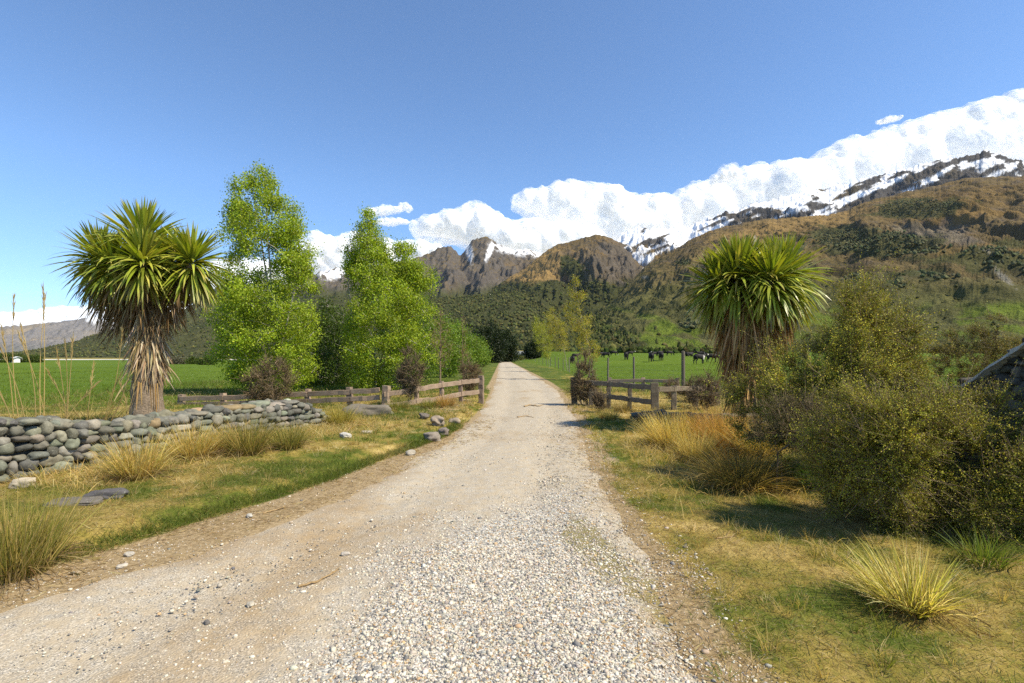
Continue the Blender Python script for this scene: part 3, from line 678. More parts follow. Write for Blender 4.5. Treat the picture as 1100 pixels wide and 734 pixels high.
def shrub(label,base,ells,n_t,seed,cols,wts,twigs=6,tw_len=(.08,.22),leaves=8,leaf=.012,cat='shrub',name='shrub',group=None,stems=5,stem_r=.03,r_tip=.0025,hole=.3,freq=1.6,twig_r=.0016,outward=.5,up=.35,spread=.12,bark=TWIGM,lmat=SMALL,leafaspect=.7,twigcol=None):
    rng=np.random.default_rng(seed); T=ell_env(ells,hole,freq)(rng,n_t)
    nodes=[];par=[]
    for s in range(stems):
        a=rng.uniform(0,6.28); e=ells[rng.integers(0,len(ells))]
        p0=np.array([math.cos(a)*spread,math.sin(a)*spread,-.06]); p1=np.array([e[0]*.45+rng.normal()*.1,e[1]*.45+rng.normal()*.1,e[2]*.55])
        t=trunk_nodes([p0,(p0+p1)/2+rng.normal(size=3)*.06,p1],.15); st=len(nodes)
        for k,q in enumerate(t): nodes.append(q); par.append(-1 if k==0 else st+k-1)
    order=np.linalg.norm(T-np.array([0,0,.3]),axis=1)
    A,par,tips=grow(nodes,par,T,rng,.7,.04,.16,order); r=pipe_radius(A,par,r_tip,2.5,stem_r)
    root=empty(name,base,label,cat,group)
    mb=MB(); skeleton_mesh(mb,A,par,r)
    # fine twigs all along the outer branches
    n=n_t*twigs; ti=rng.integers(0,len(tips),n); up_=tips[ti]; 
    for _ in range(2): up_=np.where((rng.uniform(size=n)<.5)&(par[up_]>=0),par[up_],up_)
    P0=A[up_]; tdir=norm(rng.normal(size=(len(tips),3))*.55+np.array([0,0,.15])); ttone=np.clip(1+.30*rng.normal(size=len(tips)),.45,1.8)
    cen=np.average(np.array([e[:3] for e in ells]),axis=0,weights=[e[3]*e[4]*e[5] for e in ells])
    D=norm(norm(P0-cen)*outward+tdir[ti]*.7+rng.normal(size=(n,3))*.42+np.array([0,0,up])); L=rng.uniform(*tw_len,n)*np.where(rng.uniform(size=n)<.07,1.9,1.0)
    P1=P0+D*L[:,None]+rng.normal(size=(n,3))*.015
    V,Q=segtubes(P0,P1,twig_r*1.3,twig_r*.6,3); mb.add(V,Q=Q)
    mb.build('branches',bark,root)
    m=n*leaves; k=np.repeat(np.arange(n),leaves); u=rng.uniform(.1,1.05,(m,1)); P=P0[k]*(1-u)+P1[k]*u+rng.normal(size=(m,3))*leaf*.8
    V,Tr,idx=leafquads(P,leaf*rng.uniform(.7,1.2,m),rng,.2,leafaspect,D[k]*.6)
    col=pick(rng,m,cols,wts,.10); tc=np.clip(1+.16*rng.normal(size=n),.5,1.7)*ttone[ti]; col=np.clip(col*tc[k][:,None],.004,.9)
    MB().add(V,Tr,col=col[idx]).build('foliage',lmat,root)
    return root

GOLD=[(.66,.47,.14),(.56,.42,.12),(.72,.57,.25),(.40,.35,.08)]; 
def tussock(label,base,R,L,n,seed,cols=GOLD,wts=None,lean=.55,droop=(.3,1.1),w=.006,group='golden tussock grass clumps',name='tussock',cat='grass clump',green_base=.35,flat=0.0,loc_lean=(0,0),dead=.25):
    rng=np.random.default_rng(seed); a=rng.uniform(0,2*math.pi,n); q=np.sqrt(rng.uniform(0,1,n))
    P=np.stack([np.cos(a)*q*R,np.sin(a)*q*R,np.full(n,-.03)],1)
    a2=a+rng.normal(size=n)*.7; ln=lean*(.25+q)*rng.uniform(.3,1.3,n)+flat
    D=np.stack([np.cos(a2)*ln+loc_lean[0],np.sin(a2)*ln+loc_lean[1],np.ones(n)],1)
    LL=L*rng.uniform(.5,1.12,n); dr=rng.uniform(*droop,n)
    V,Q,i,t=strips(P,D,LL,w*rng.uniform(.6,1.3,n),dr,5,prof=[1,1,.9,.7,.45,.08],rng=rng)
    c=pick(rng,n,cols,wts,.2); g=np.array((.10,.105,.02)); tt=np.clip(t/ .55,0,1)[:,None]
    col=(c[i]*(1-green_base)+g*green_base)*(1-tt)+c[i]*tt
    mb=MB().add(V,Q=Q,col=col)
    if dead>0:   # collapsed straw round the foot
        m=int(n*dead); a=rng.uniform(0,6.28,m); P=np.stack([np.cos(a)*R*.8,np.sin(a)*R*.8,rng.uniform(0,.08,m)],1)
        D=np.stack([np.cos(a+rng.normal(size=m)*.6),np.sin(a+rng.normal(size=m)*.6),rng.uniform(-.05,.7,m)],1)
        V,Q,i,t=strips(P,D,L*rng.uniform(.3,.75,m),w,rng.uniform(.6,1.5,m),4,prof=[1,.9,.7,.5,.1],rng=rng); V[:,2]=np.maximum(V[:,2],-.01+rng.uniform(0,.02,len(V)))
        c=pick(rng,m,[(.34,.25,.11),(.24,.165,.07),(.15,.10,.045)],None,.2); mb.add(V,Q=Q,col=c[i])
    o=mb.build(name,GRASS,loc=base); return tag(o,label,cat,group)

def cabbage_tree(label,base,trunk,heads,skirts,seed,n_leaf=300,leafL=.85,collar=None,flare=1.0):
    """Cordyline: ringed trunk that forks, heads of sword leaves, beards of hanging dead leaves."""
    rng=np.random.default_rng(seed); root=empty('cabbage_tree',base,label,'tree')
    mb=MB()
    def rough_tube(path,rads,sides=18):
        pa=np.array(path,float); s=np.linspace(0,1,len(pa)); u=np.linspace(0,1,28)
        pp=np.stack([np.interp(u,s,pa[:,k]) for k in range(3)],1); rr=np.interp(u,s,rads)
        V,T,Q=tube(pp,rr,sides); V=np.array(V); dn=fbm3(V*5.0+seed,3,seed); c=np.repeat(pp,sides,0); o_=V[:len(c)]-c
        V[:len(c)]=c+o_*(1+.20*dn[:len(c),None]); mb.add(V,T,Q)
    rough_tube(trunk['path'],trunk['r'])
    fork=np.array(trunk['path'][-1],float)
    for (c,R) in heads:
        c=np.array(c,float); rough_tube([fork-np.array([0,0,.15]),fork*.55+c*.45+np.array([0,0,-.08]),c],[.17,.13,.10],10)
    mb.build('trunk',PALMBARK,root,smooth=True)
    for (c,R) in heads:
        c=np.array(c,float); n=int(n_leaf*1.35*(R/.9)); u=rng.uniform(0,1,n); el=np.radians(82-150*u**.95); a=rng.uniform(0,2*math.pi,n)
        D=np.stack([np.cos(a)*np.cos(el),np.sin(a)*np.cos(el),np.sin(el)],1)
        P=c+D*.07+np.array([0,0,.10])*(1-2*u)[:,None]*1.6
        L=R*rng.uniform(.80,1.08,n)*(.82+.22*np.clip(u*2.2,0,1)); dr=np.where(u<.35,rng.uniform(.1,.6,n),rng.uniform(.5,1.5,n))
        hz=norm(np.cross(D,np.array([0,0,1.])+rng.normal(size=(n,3))*.25))
        V,Q,i,t=strips(P,D,L,.060*rng.uniform(.75,1.2,n),dr,6,side=hz,prof=[.55,.95,1,.92,.74,.45,.04],rng=rng)
        g=pick(rng,n,[(.25,.29,.028),(.19,.235,.024),(.35,.37,.045),(.42,.39,.08)],[4,3,3,1.2],.16)
        old=pick(rng,n,[(.24,.21,.045),(.20,.15,.05)],None,.15); k=sstep(.82,1.0,u+rng.normal(size=n)*.06)[:,None]
        c2=g*(1-k)+old*k; tipd=np.clip((t-.9)/.1,0,1)[:,None]*.6
        MB().add(V,Q=Q,col=c2[i]*(1-tipd)+np.array((.30,.22,.09))*tipd).build('leaf_head',SWORD,root)
    mb=MB()
    for (path,rad,n,L,dr0,cols) in skirts:
        pa=np.array(path,float); s=np.linspace(0,1,len(pa)); u=rng.uniform(0,1,n); C=np.stack([np.interp(u,s,pa[:,k]) for k in range(3)],1); R=np.interp(u,s,rad)
        a=rng.uniform(0,2*math.pi,n); O=np.stack([np.cos(a),np.sin(a),np.zeros(n)],1)
        P=C+O*R[:,None]*rng.uniform(.5,1,(n,1)); D=O*rng.uniform(.15,.75,(n,1))*flare+np.array([0,0,-.75])+rng.normal(size=(n,3))*.14
        hz=norm(np.cross(D,O+rng.normal(size=(n,3))*.8))
        V,Q,i,t=strips(P,D,L*rng.uniform(.55,1.2,n),.036*rng.uniform(.5,1.2,n),dr0*rng.uniform(.5,1.4,n),5,side=hz,prof=[.8,1,.9,.7,.45,.06],rng=rng)
        mb.add(V,Q=Q,col=pick(rng,n,cols,None,.2)[i])
    mb.build('dead_leaves',STRAW,root)
    if collar:
        mb=MB(); 
        for (p,d,L,w,c) in collar:
            V,Q,i,t=strips(np.array([p]),np.array([d]),L,w,.7,5,prof=[1,1,.95,.8,.6,.3],rng=rng); mb.add(V,Q=Q,col=c)
        mb.build('bark_strip',STRAW,root)
    return root
DEAD=[(.20,.125,.055),(.26,.175,.085),(.13,.08,.04),(.33,.24,.13)]
YEL=[(.46,.36,.21),(.36,.26,.14),(.54,.45,.31),(.26,.18,.10)]; DEADR=[(.32,.19,.07),(.42,.26,.10),(.20,.12,.05),(.50,.34,.16)]
b=at(158,11); k=11/F
def rel(px,py,dy=0.0): return (gx(px,11)-b[0],dy,gz(py,11)-b[2])
cabbage_tree('left cabbage tree with a shaggy straw coloured trunk behind the stone wall',tuple(b),
 dict(path=[(0,0,-.1),rel(158,430),rel(160,395),rel(161,360),rel(161,330)],r=[.36,.29,.26,.24,.24]),
 [(rel(153,266),1.0),(rel(101,281,.15),.84),(rel(208,286,-.05),.84),(rel(138,292,-.45),.74),(rel(172,290,-.5),.76),(rel(160,278,.6),.8)],
 [([rel(110,292),rel(122,318),rel(142,345)],[.16,.2,.16],430,.75,.9,DEAD),([rel(198,296),rel(187,318),rel(172,340)],[.15,.18,.15],330,.62,.9,DEAD),
  ([rel(150,290,-.3),rel(155,330,-.1)],[.3,.26],420,.75,.9,DEAD),([rel(160,315),rel(161,350),rel(160,390)],[.26,.25,.25],520,.55,.9,YEL),([rel(160,345),rel(160,402)],[.25,.30],340,.46,.8,YEL)],
 11,300,.85,[((-.2+.05*q,-.26-.01*q,1.12-.02*q),(-.62+.16*q,-.4,-.75-.03*q),.5+.05*(q%3),.028+.006*(q%2),((.50,.33,.12),(.44,.34,.18),(.38,.24,.10))[q%3]) for q in range(7)]+[((.22+.03*q,-.22+.03*q,.98),(.14,-.10,-1),.55+.09*(q%3),.03,((.46,.27,.09),(.36,.24,.10))[q%2]) for q in range(4)])
b=at(803,11)
cabbage_tree('right cabbage tree with a long hanging brown beard beside the scrubby bushes',tuple(b),
 dict(path=[(0,0,-.1),rel(803,430),rel(804,380),rel(806,340),rel(812,315)],r=[.36,.30,.27,.25,.22]),
 [(rel(793,304),1.04),(rel(842,302,.1),1.02),(rel(776,310,.2),.84),(rel(816,308,-.45),.84),(rel(816,298,.5),.94)],
 [([rel(797,316),rel(800,345),rel(802,378)],[.46,.44,.38],1500,.95,.75,DEADR+[(.30,.24,.06)]),([rel(803,355),rel(803,425)],[.38,.34],1000,.75,.7,DEADR),
  ([rel(840,308),rel(836,335),rel(830,358)],[.26,.22,.16],560,.62,.8,DEADR)],
 12,380,.9,flare=.30)
BG=[(.30,.39,.022),(.23,.325,.02),(.38,.44,.04),(.14,.22,.016)]
YB=22.0; b=at(293,YB); kB=YB/F
def relb(px,py,b,Y,dy=0.0): return (gx(px,Y)-b[0],dy,gz(py,Y)-b[2])
def birch(label,px,Y,prof_px,trunks_px,n_t,leaves,seed,leaf=.078,sigma=.17,cols=BG,wts=(4,3,2.5,2),cxs=None,hole=.35,group='birch trees beyond the left fence',extra=None,extra_share=.12,**kw):
    b=at(px,Y); k=Y/F
    prof=sorted([(gz(py,Y)-b[2],w*k) for py,w in prof_px]); cx=sorted([(gz(py,Y)-b[2],(c-px)*k) for py,c in cxs]) if cxs else None
    tr=[[relb(x,y,b,Y,dy) for (x,y,dy) in t] for t in trunks_px]
    env=profile_env(prof,(prof[0][0],prof[-1][0]),hole=hole,freq=1.1,cx=cx)
    if extra:
        ee=ell_env([((x-px)*k,dy,gz(y,Y)-b[2],rx*k,rx*k,ry*k) for (x,y,dy,rx,ry) in extra],hole=.35,freq=1.6); e0=env; sh=extra_share
        env=lambda rng,n:np.concatenate([e0(rng,n-int(n*sh)),ee(rng,int(n*sh))])
    return leafy_tree('birch_tree',label,'tree',tuple(b),tr,env,n_t,leaves,leaf,sigma,cols,wts,BIRCHBARK,seed,group=group,r_tip=.007,**kw)
birch('tallest bright green birch right beside the left cabbage tree',296,YB,[(176,3),(190,14),(205,27),(225,36),(250,40),(275,42),(300,47),(330,50),(360,51),(385,51),(405,42),(418,20)],
 [[(296,424,0),(294,340,0),(288,260,0),(284,182,0)],[(294,350,0),(280,270,.2),(266,184,.2)],[(296,400,0),(312,350,-.4),(326,285,-.3)],[(296,400,0),(270,360,.3),(252,300,.2)]],950,100,101,
 cxs=[(178,282),(200,276),(225,280),(250,283),(280,288),(300,290),(350,290),(420,292)],hole=.42,extra=[(267,190,.2,5,10),(288,184,0,3.5,8),(252,225,.3,13,12),(314,250,-.3,12,18),(322,285,-.2,13,20),(250,310,.2,14,14)],extra_share=.15)
birch('second tall birch with a bare white leader on its right side',406,24.5,[(226,3),(240,11),(255,20),(272,24),(290,36),(310,40),(340,47),(365,48),(390,44),(408,34),(418,18)],
 [[(404,424,0),(402,340,0),(398,270,0),(395,228,0)],[(408,390,0),(428,330,-.2),(436,258,-.2)],[(406,400,0),(440,345,.2),(460,290,.3)],[(404,400,0),(380,350,0),(372,290,0)]],900,98,102,
 cxs=[(226,395),(260,395),(280,400),(310,412),(350,418),(420,418)],hole=.4,extra=[(437,268,-.2,11,9),(440,290,-.2,14,14),(458,300,.2,12,14),(380,280,.2,9,16)],extra_share=.14)
birch('shaded green birch standing in the gap between the two tall ones',352,29,[(322,4),(335,16),(350,30),(365,38),(385,42),(405,34),(416,16)],
 [[(350,414,0),(350,360,0),(352,305,0)],[(338,414,.2),(334,370,.2),(330,335,.2)],[(362,414,-.2),(366,370,-.3),(372,335,-.3)]],420,60,103,leaf=.10,sigma=.26,cols=[(.06,.10,.010),(.085,.135,.013),(.045,.075,.010)],wts=None,hole=.2)  # leaf colours darkened, so the shade of the gap is put into them
for i,(px,Y,top,w,lb) in enumerate(((455,32,318,21,'leafy birch close behind the small conical shrub by the left gate'),(478,41,338,21,'birch behind the bare thin tree in the roadside row'),(493,52,345,17,'slim bright birch past the bare thin tree in the roadside row'),(506,66,353,15,'small birch near the far end of the roadside row'),(516,86,362,13,'last and smallest birch in the roadside row'))):
    bt=HOR+CAM_H*F/Y-1; h_=bt-top
    birch(lb,px,Y,[(top,2),(top+h_*.15,w*.4),(top+h_*.4,w*.8),(top+h_*.65,w),(top+h_*.88,w*.7),(top+h_*.95,w*.3)],[[(px,bt,0),(px,(bt+top)/2,0),(px,top,0)]],max(90,int(300-i*50)),40,110+i,leaf=.10+.03*i,sigma=.26+.02*i,cols=[(.15,.235,.02),(.11,.19,.016),(.19,.26,.03)],wts=None,hole=.2)
# thin trees
def thin_tree(label,px,Y,base_py,path_px,prof_px,n_t,leaves,seed,cols,leaf=.07,sigma=.10,bark=POPBARK,name='poplar_tree',group=None,cx=None,hole=.3,**kw):
    b=at(px,Y); k=Y/F
    prof=sorted([(gz(py,Y)-b[2],w*k) for py,w in prof_px]); cxx=sorted([(gz(py,Y)-b[2],(c-px)*k) for py,c in cx]) if cx else None
    return leafy_tree(name,label,'tree',tuple(b),[[relb(x,y,b,Y,0) if j else (relb(x,y,b,Y,0)[0],0,-.1) for j,(x,y) in enumerate(path_px)]],profile_env(prof,(prof[0][0],prof[-1][0]),hole=hole,freq=1.3,cx=cxx),n_t,leaves,leaf,sigma,cols,None,bark,seed,group=group,r_tip=.006,up_pen=2.2,hang=.15,**kw)
PC=[(.34,.32,.035),(.40,.37,.04),(.26,.27,.03),(.32,.23,.06)]
G='leaning young poplars along the wire fence'
thin_tree('tallest leaning poplar with sparse yellow green leaves behind the right gate shrub',637,36,405,[(638,408),(632,370),(622,330),(617,298)],[(296,3),(310,9),(330,14),(345,15),(360,14),(375,11),(388,7)],230,34,201,PC,group=G,cx=[(296,618),(330,616),(360,628),(390,638)],hole=.25)
thin_tree('middle leaning poplar with a thin forked yellowish crown by the wire fence',608,56,396,[(610,400),(605,370),(598,345),(592,330)],[(328,2),(340,9),(355,11),(370,10),(384,6)],170,34,202,PC,leaf=.09,sigma=.16,group=G,cx=[(328,592),(355,598),(385,607)],hole=.3)
thin_tree('farthest leaning poplar with the greenest crown nearest the road end',589,78,393,[(590,396),(588,372),(581,350),(577,338)],[(338,2),(350,9),(362,10),(375,8),(384,4)],170,36,203,[(.32,.34,.035),(.38,.38,.04),(.25,.27,.03)],leaf=.12,sigma=.2,group=G,cx=[(338,577),(360,583),(385,588)],hole=.25)
thin_tree('bare thin brown tree with upswept twigs in front of the birch row',473,23,420,[(473,424),(473,395),(473,365),(473,332)],[(330,2),(345,8),(360,11),(375,12),(385,10),(393,5)],170,7,204,[(.20,.14,.07),(.16,.15,.04),(.24,.17,.09)],leaf=.05,sigma=.08,name='bare_tree',bark=TWIGM,hole=.1,rmax=.07)
thin_tree('thin brown leafless sapling rising beside the left gate post shrub',497,26,415,[(498,417),(497,390),(497,362),(497,340)],[(338,1),(355,4),(375,5),(392,4)],70,7,205,[(.20,.13,.06),(.16,.12,.05)],leaf=.05,sigma=.07,name='bare_tree',bark=TWIGM,hole=.1,rmax=.05)
# dark evergreens at the end of the track
EV=[(.020,.034,.010),(.030,.046,.012),(.014,.024,.008)]
for i,(px,Y,top,w,lb) in enumerate(((527,150,344,18,'tall dark evergreen with a rounded top at the left of the track end'),(508,165,352,14,'dark evergreen behind the birches left of the rounded one'),(545,170,352,11,'narrow dark evergreen closest to the end of the track'),(572,210,366,9,'low dark tree right of the track end beside the grey roof'))):
    bt=HOR+CAM_H*F/Y-1; h_=bt-top; b=at(px,Y); k=Y/F
    leafy_tree('evergreen_tree',lb,'tree',tuple(b),[[(0,0,-.3),(0,0,h_*k*.5),(0,0,h_*k*.95)]],profile_env([(.6,w*k*.7),(h_*k*.25,w*k),(h_*k*.55,w*k*.9),(h_*k*.8,w*k*.6),(h_*k,w*k*.12)],(.6,h_*k),hole=.2,freq=.35),260,40,.42,.55,EV,None,DARKBARK,300+i,group='dark evergreens at the track end',r_tip=.02,rmax=.4)
FT=[(.07,.105,.012),(.09,.125,.02),(.05,.08,.012)]
for i,(px,Y,top,w,cols,lb) in enumerate(((4,150,379,9,FT,'round green tree at the left edge of the far paddock'),(21,155,380,8,FT,'round green tree next to the small white shed'),(38,150,381,6,FT,'small green tree right of the small white shed'),(192,120,383,10,[(.17,.17,.12),(.13,.12,.07)],'pale grey leafless bush right of the left cabbage tree'),(207,118,384,7,FT,'yellow green bush between the pale bush and the tall birch'),(222,112,382,9,FT,'green bush at the left foot of the tallest birch'),(561,230,381.5,9,[(.12,.14,.025),(.15,.16,.03)],'light green low bush before the grey roof'),(545,225,383,7,FT,'low green bush at the very end of the track'))):
    b=at(px,Y); k=Y/F; h_=gz(top,Y)-b[2]
    leafy_tree('bush',lb,'bush',tuple(b),[[(0,0,-.1),(0,0,h_*.7)]],ell_env([(0,0,h_*.5,w*k,w*k,h_*.5)],.1,.5),90,34,.26,.30,cols,None,DARKBARK,330+i,group='bushes along the far paddock edges',r_tip=.015,rmax=.15)
BC=[(.23,.235,.023),(.31,.29,.028),(.41,.35,.04),(.14,.155,.019),(.30,.22,.04)]; BW=[4,4,2.5,2,1]
b=at(905,6.6)
shrub('tall rounded scrubby bush behind the stone wall right of the right cabbage tree',tuple(b),[(-.05,0,1.05,.95,.7,.75),(.30,.1,1.75,.62,.5,.55),(-.75,.1,.85,.60,.5,.55),(.6,0,.9,.55,.5,.6),(.35,.1,2.1,.34,.3,.42)],420,401,BC,BW,twigs=27,tw_len=(.12,.36),leaves=20,leaf=.019,stems=9,stem_r=.035,hole=.55,freq=2.0,group='olive scrub bushes on the right bank')
b=at(1000,4.7)
shrub('largest dense olive bush filling the right edge in front of the rising wall',tuple(b),[(-.25,0,.80,.62,.55,.52),(.75,.1,.50,.8,.6,.40),(-.6,0,.75,.5,.45,.45),(1.3,.1,.38,.7,.6,.40),(.4,-.15,.45,.9,.45,.4),(1.0,-.35,.36,.8,.45,.40),(.2,-.1,.25,.8,.4,.3),(-.5,.1,.35,.5,.4,.35),(.6,.15,.72,.5,.5,.42),(1.15,.2,.62,.55,.45,.42)],780,402,BC,BW,twigs=33,tw_len=(.10,.30),leaves=24,leaf=.0138,stems=12,stem_r=.035,hole=.7,freq=2.6,group='olive scrub bushes on the right bank')
b=at(1050,9.5)
shrub('yellowish bush standing behind the sloping top of the right wall',tuple(b),[(0,0,1.25,.72,.6,.62),(.5,0,1.0,.5,.5,.5),(.2,0,1.75,.4,.3,.35)],340,403,[(.20,.18,.028),(.26,.21,.03),(.13,.12,.02)],None,twigs=14,leaves=8,leaf=.022,stems=6,hole=.3,group='olive scrub bushes on the right bank')
b=at(846,5.9)
shrub('small dark stemmed bush leaning over the tussocks below the right cabbage tree',tuple(b),[(.05,.1,.85,.38,.35,.28),(-.12,0,.72,.3,.25,.2),(.4,.1,.8,.4,.3,.3)],170,404,[(.09,.095,.018),(.14,.13,.024),(.07,.07,.016)],None,twigs=13,leaves=8,leaf=.014,stems=2,stem_r=.028,hole=.2,spread=.03,group='olive scrub bushes on the right bank')
# small shrubs by the gates
SB=[(.12,.085,.035),(.16,.11,.045),(.09,.07,.028),(.17,.14,.045)]
def small(label,px,Y,ells,n,seed,cols=SB,**kw):
    return shrub(label,tuple(at(px,Y)),ells,n,seed,cols,None,twigs=kw.pop('twigs',8),leaves=kw.pop('leaves',7),leaf=kw.pop('leaf',.03),tw_len=kw.pop('tw_len',(.12,.3)),twig_r=.004,r_tip=.005,stems=kw.pop('stems',5),group='small brown shrubs around the gateway',**kw)
small('upright brown shrub growing through the right gate fence beside its roadside post',628,17.1,[(0,0,.75,.42,.4,.6),(.05,0,1.35,.28,.28,.45),(-.2,0,.45,.3,.3,.3)],170,411,up=.6)
small('dark conical shrub on a thick stem in front of the left gate fence',441,15.9,[(0,0,.95,.42,.4,.38),(0,0,1.4,.22,.22,.4),(0,0,.55,.28,.28,.25)],160,412,[(.05,.048,.018),(.075,.06,.022),(.04,.034,.015)],stems=2,stem_r=.06,spread=.04)
small('reddish brown shrub behind the left gate fence next to its roadside post',505,19.5,[(0,0,.75,.42,.4,.5),(-.12,0,1.3,.14,.14,.4)],130,413,[(.12,.07,.03),(.09,.06,.025),(.14,.10,.035)])
small('wide brown leafed shrub between the stone wall end and the tall birch',291,15.6,[(0,0,.75,.75,.6,.62),(-.3,0,.6,.5,.5,.5),(.1,0,1.25,.35,.35,.35)],230,414,[(.09,.072,.022),(.12,.085,.03),(.07,.065,.02)],stems=3)
small('round dark shrub on dry grass left of the right cabbage tree trunk',758,15.5,[(0,0,.5,.45,.4,.42),(.1,0,.8,.25,.25,.25)],110,415,[(.06,.045,.02),(.085,.06,.026)],up=.7)
small('small brown shrub behind the low rail between two wire fence posts',723,19.5,[(0,0,.35,.3,.3,.35)],60,416)
small('dark stunted shrub leaning on the tall wire fence strainer post',743,18.5,[(0,0,.4,.38,.3,.35),(.1,0,.75,.15,.15,.2)],70,417,[(.05,.042,.018),(.07,.055,.022)])
small('low grey brown shrub at the foot of the right gate fence rails',652,14.9,[(0,0,.25,.35,.3,.25)],70,418,[(.13,.10,.06),(.09,.07,.035)],up=.9)
# tussocks
TL=[(148,6.25,.17,.60,420,'upright golden tussock leaning on the stone wall, leftmost of the row',{}),
    (207,7.6,.20,.60,420,'pale golden tussock second along the foot of the stone wall',{}),
    (266,7.9,.20,.66,450,'greenish tussock with fallen straw below the middle of the stone wall',dict(cols=[(0.338,0.270,0.068),(0.203,0.203,0.041),(0.472,0.351,0.121)])),
    (311,8.3,.17,.52,360,'low green gold tussock near the far end of the stone wall',dict(cols=[(0.297,0.270,0.068),(0.203,0.216,0.041),(0.405,0.324,0.108)])),
    (240,8.1,.15,.48,300,'small straw tussock squeezed between two bigger ones below the wall',{}),
    (365,11.4,.22,.55,380,'round yellow tussock just past the far tip of the stone wall',dict(cols=[(0.513,0.405,0.095),(0.405,0.338,0.068),(0.297,0.270,0.054)])),
    (478,15.2,.22,.48,300,'orange brown tussock in front of the left gate fence',dict(cols=[(0.486,0.284,0.081),(0.405,0.230,0.068),(0.540,0.378,0.135)])),
    (428,14.6,.22,.40,300,'green tussock at the foot of the left gate corner post',dict(cols=[(0.216,0.230,0.041),(0.324,0.270,0.068)])),
    (462,14.9,.18,.36,220,'small green tussock beside the orange brown one at the left gate',dict(cols=[(0.216,0.230,0.041),(0.297,0.270,0.068)])),
    (10,3.75,.24,.62,560,'big green gold tussock cut off by the left edge of the view',dict(cols=[(0.351,0.297,0.068),(0.230,0.230,0.047),(0.486,0.378,0.135)],lean=.42,droop=(.1,.8))),
    (722,9.0,.30,.76,720,'pale golden tussock nearest the track on the right verge',dict(loc_lean=(-.15,0))),
    (778,8.7,.34,.84,900,'largest orange gold tussock in front of the dark low wall',dict(cols=[(0.513,0.297,0.074),(0.567,0.378,0.121),(0.432,0.257,0.068)])),
    (812,8.1,.24,.66,500,'golden tussock at the right end of the right hand clump',{}),
    (748,8.0,.20,.58,420,'straw coloured tussock in the middle of the right hand clump',dict(cols=[(0.567,0.459,0.176),(0.486,0.365,0.108)])),
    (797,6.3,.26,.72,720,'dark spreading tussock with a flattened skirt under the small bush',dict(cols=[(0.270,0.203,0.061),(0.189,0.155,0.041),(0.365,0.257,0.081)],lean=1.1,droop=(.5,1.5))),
    (654,13.2,.18,.36,260,'little golden tussock alone in front of the right gate fence',dict(cols=[(0.567,0.432,0.135),(0.459,0.351,0.095)])),
    (880,6.2,.16,.40,200,'bright green strappy grass clump lit in the gap under the bushes',dict(cols=[(0.135,0.257,0.034),(0.189,0.297,0.041)],w=.012,group=None)),
    (978,3.25,.12,.46,380,'yellow green grass clump fanning out in the near right foreground',dict(cols=[(.58,.50,.14),(.40,.38,.07),(.75,.62,.30)],lean=.85,droop=(.2,.9),loc_lean=(-.25,0),w=.006)),
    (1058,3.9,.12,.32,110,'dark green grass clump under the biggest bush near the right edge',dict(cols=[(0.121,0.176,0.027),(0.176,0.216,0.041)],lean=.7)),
    (700,13.6,.16,.34,200,'small brown tussock at the foot of the right gate corner post',{}),
    (668,15.0,.16,.42,220,'grey gold tussock growing through the right gate fence rails',dict(cols=[(0.324,0.243,0.108),(0.243,0.189,0.081)]))]
for i,(px,Y,R,L,n,lb,kw) in enumerate(TL):
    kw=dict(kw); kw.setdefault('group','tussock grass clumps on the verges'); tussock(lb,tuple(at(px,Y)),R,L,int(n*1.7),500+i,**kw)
# tall dry stalks behind the left wall
def stalks(label,px,Y,specs,seed,n_low=60):
    rng=np.random.default_rng(seed); b=at(px,Y); root=MB(); 
    for (pb,pt,yt,bend) in specs:
        P=np.array([gx(pb,Y)-b[0],rng.normal()*.12,-.02]); Q_=np.array([gx(pt,Y)-b[0],rng.normal()*.15,gz(yt,Y)-b[2]])
        u=np.linspace(0,1,9)[:,None]; path=P+(Q_-P)*u; path[:,0]+=bend*np.sin(u[:,0]*math.pi)*.30
        V,T,Qd=tube(path,np.linspace(.0075,.003,9),5); c=np.array((.56,.43,.18))*rng.uniform(.75,1.15); root.add(V,T,Qd,col=c)
        # seed head
        d=norm(path[-1]-path[-3]); n=40; s=rng.uniform(0,1,n); PP=path[-1]-d*s[:,None]*.35; DD=d+rng.normal(size=(n,3))*.16
        V,Qd,i,t=strips(PP,DD,.10,.008,.1,2,prof=[1,.8,.1],rng=rng); root.add(V,Q=Qd,col=np.array((.54,.41,.19))*rng.uniform(.8,1.1))
    a=rng.uniform(0,6.28,n_low); D=np.stack([np.cos(a)*.6,np.sin(a)*.4,np.ones(n_low)],1)
    V,Qd,i,t=strips(np.stack([rng.normal(size=n_low)*.12,rng.normal(size=n_low)*.1,np.full(n_low,-.02)],1),D,rng.uniform(.6,1.2,n_low),.011,rng.uniform(.1,.9,n_low),5,prof=[1,1,.9,.7,.4,.1],rng=rng)
    root.add(V,Q=Qd,col=pick(rng,n_low,[(.40,.30,.11),(.30,.24,.07),(.20,.18,.04),(.25,.16,.06)])[i])
    return tag(root.build('tall_grass',GRASS,loc=tuple(b)),label,'tall grass','tall dry grasses behind the stone wall')
stalks('tall dry grass clump behind the wall closest to the left edge',14,7.4,[(8,2,352,.2),(18,12,320,-.3),(30,4,365,.4),(20,-8,380,.3),(30,-14,395,.2)],601)
stalks('tallest dry grass stalks behind the wall, second clump from the left edge',46,7.6,[(42,48,309,.1),(48,44,318,-.2),(40,22,360,.3),(50,30,352,.4)],602)
stalks('dry grass clump with one upright pale stalk in the middle of the wall',78,7.9,[(76,78,362,.0),(72,80,366,.2),(84,64,398,.3),(70,58,376,.2),(88,106,412,-.6)],603)
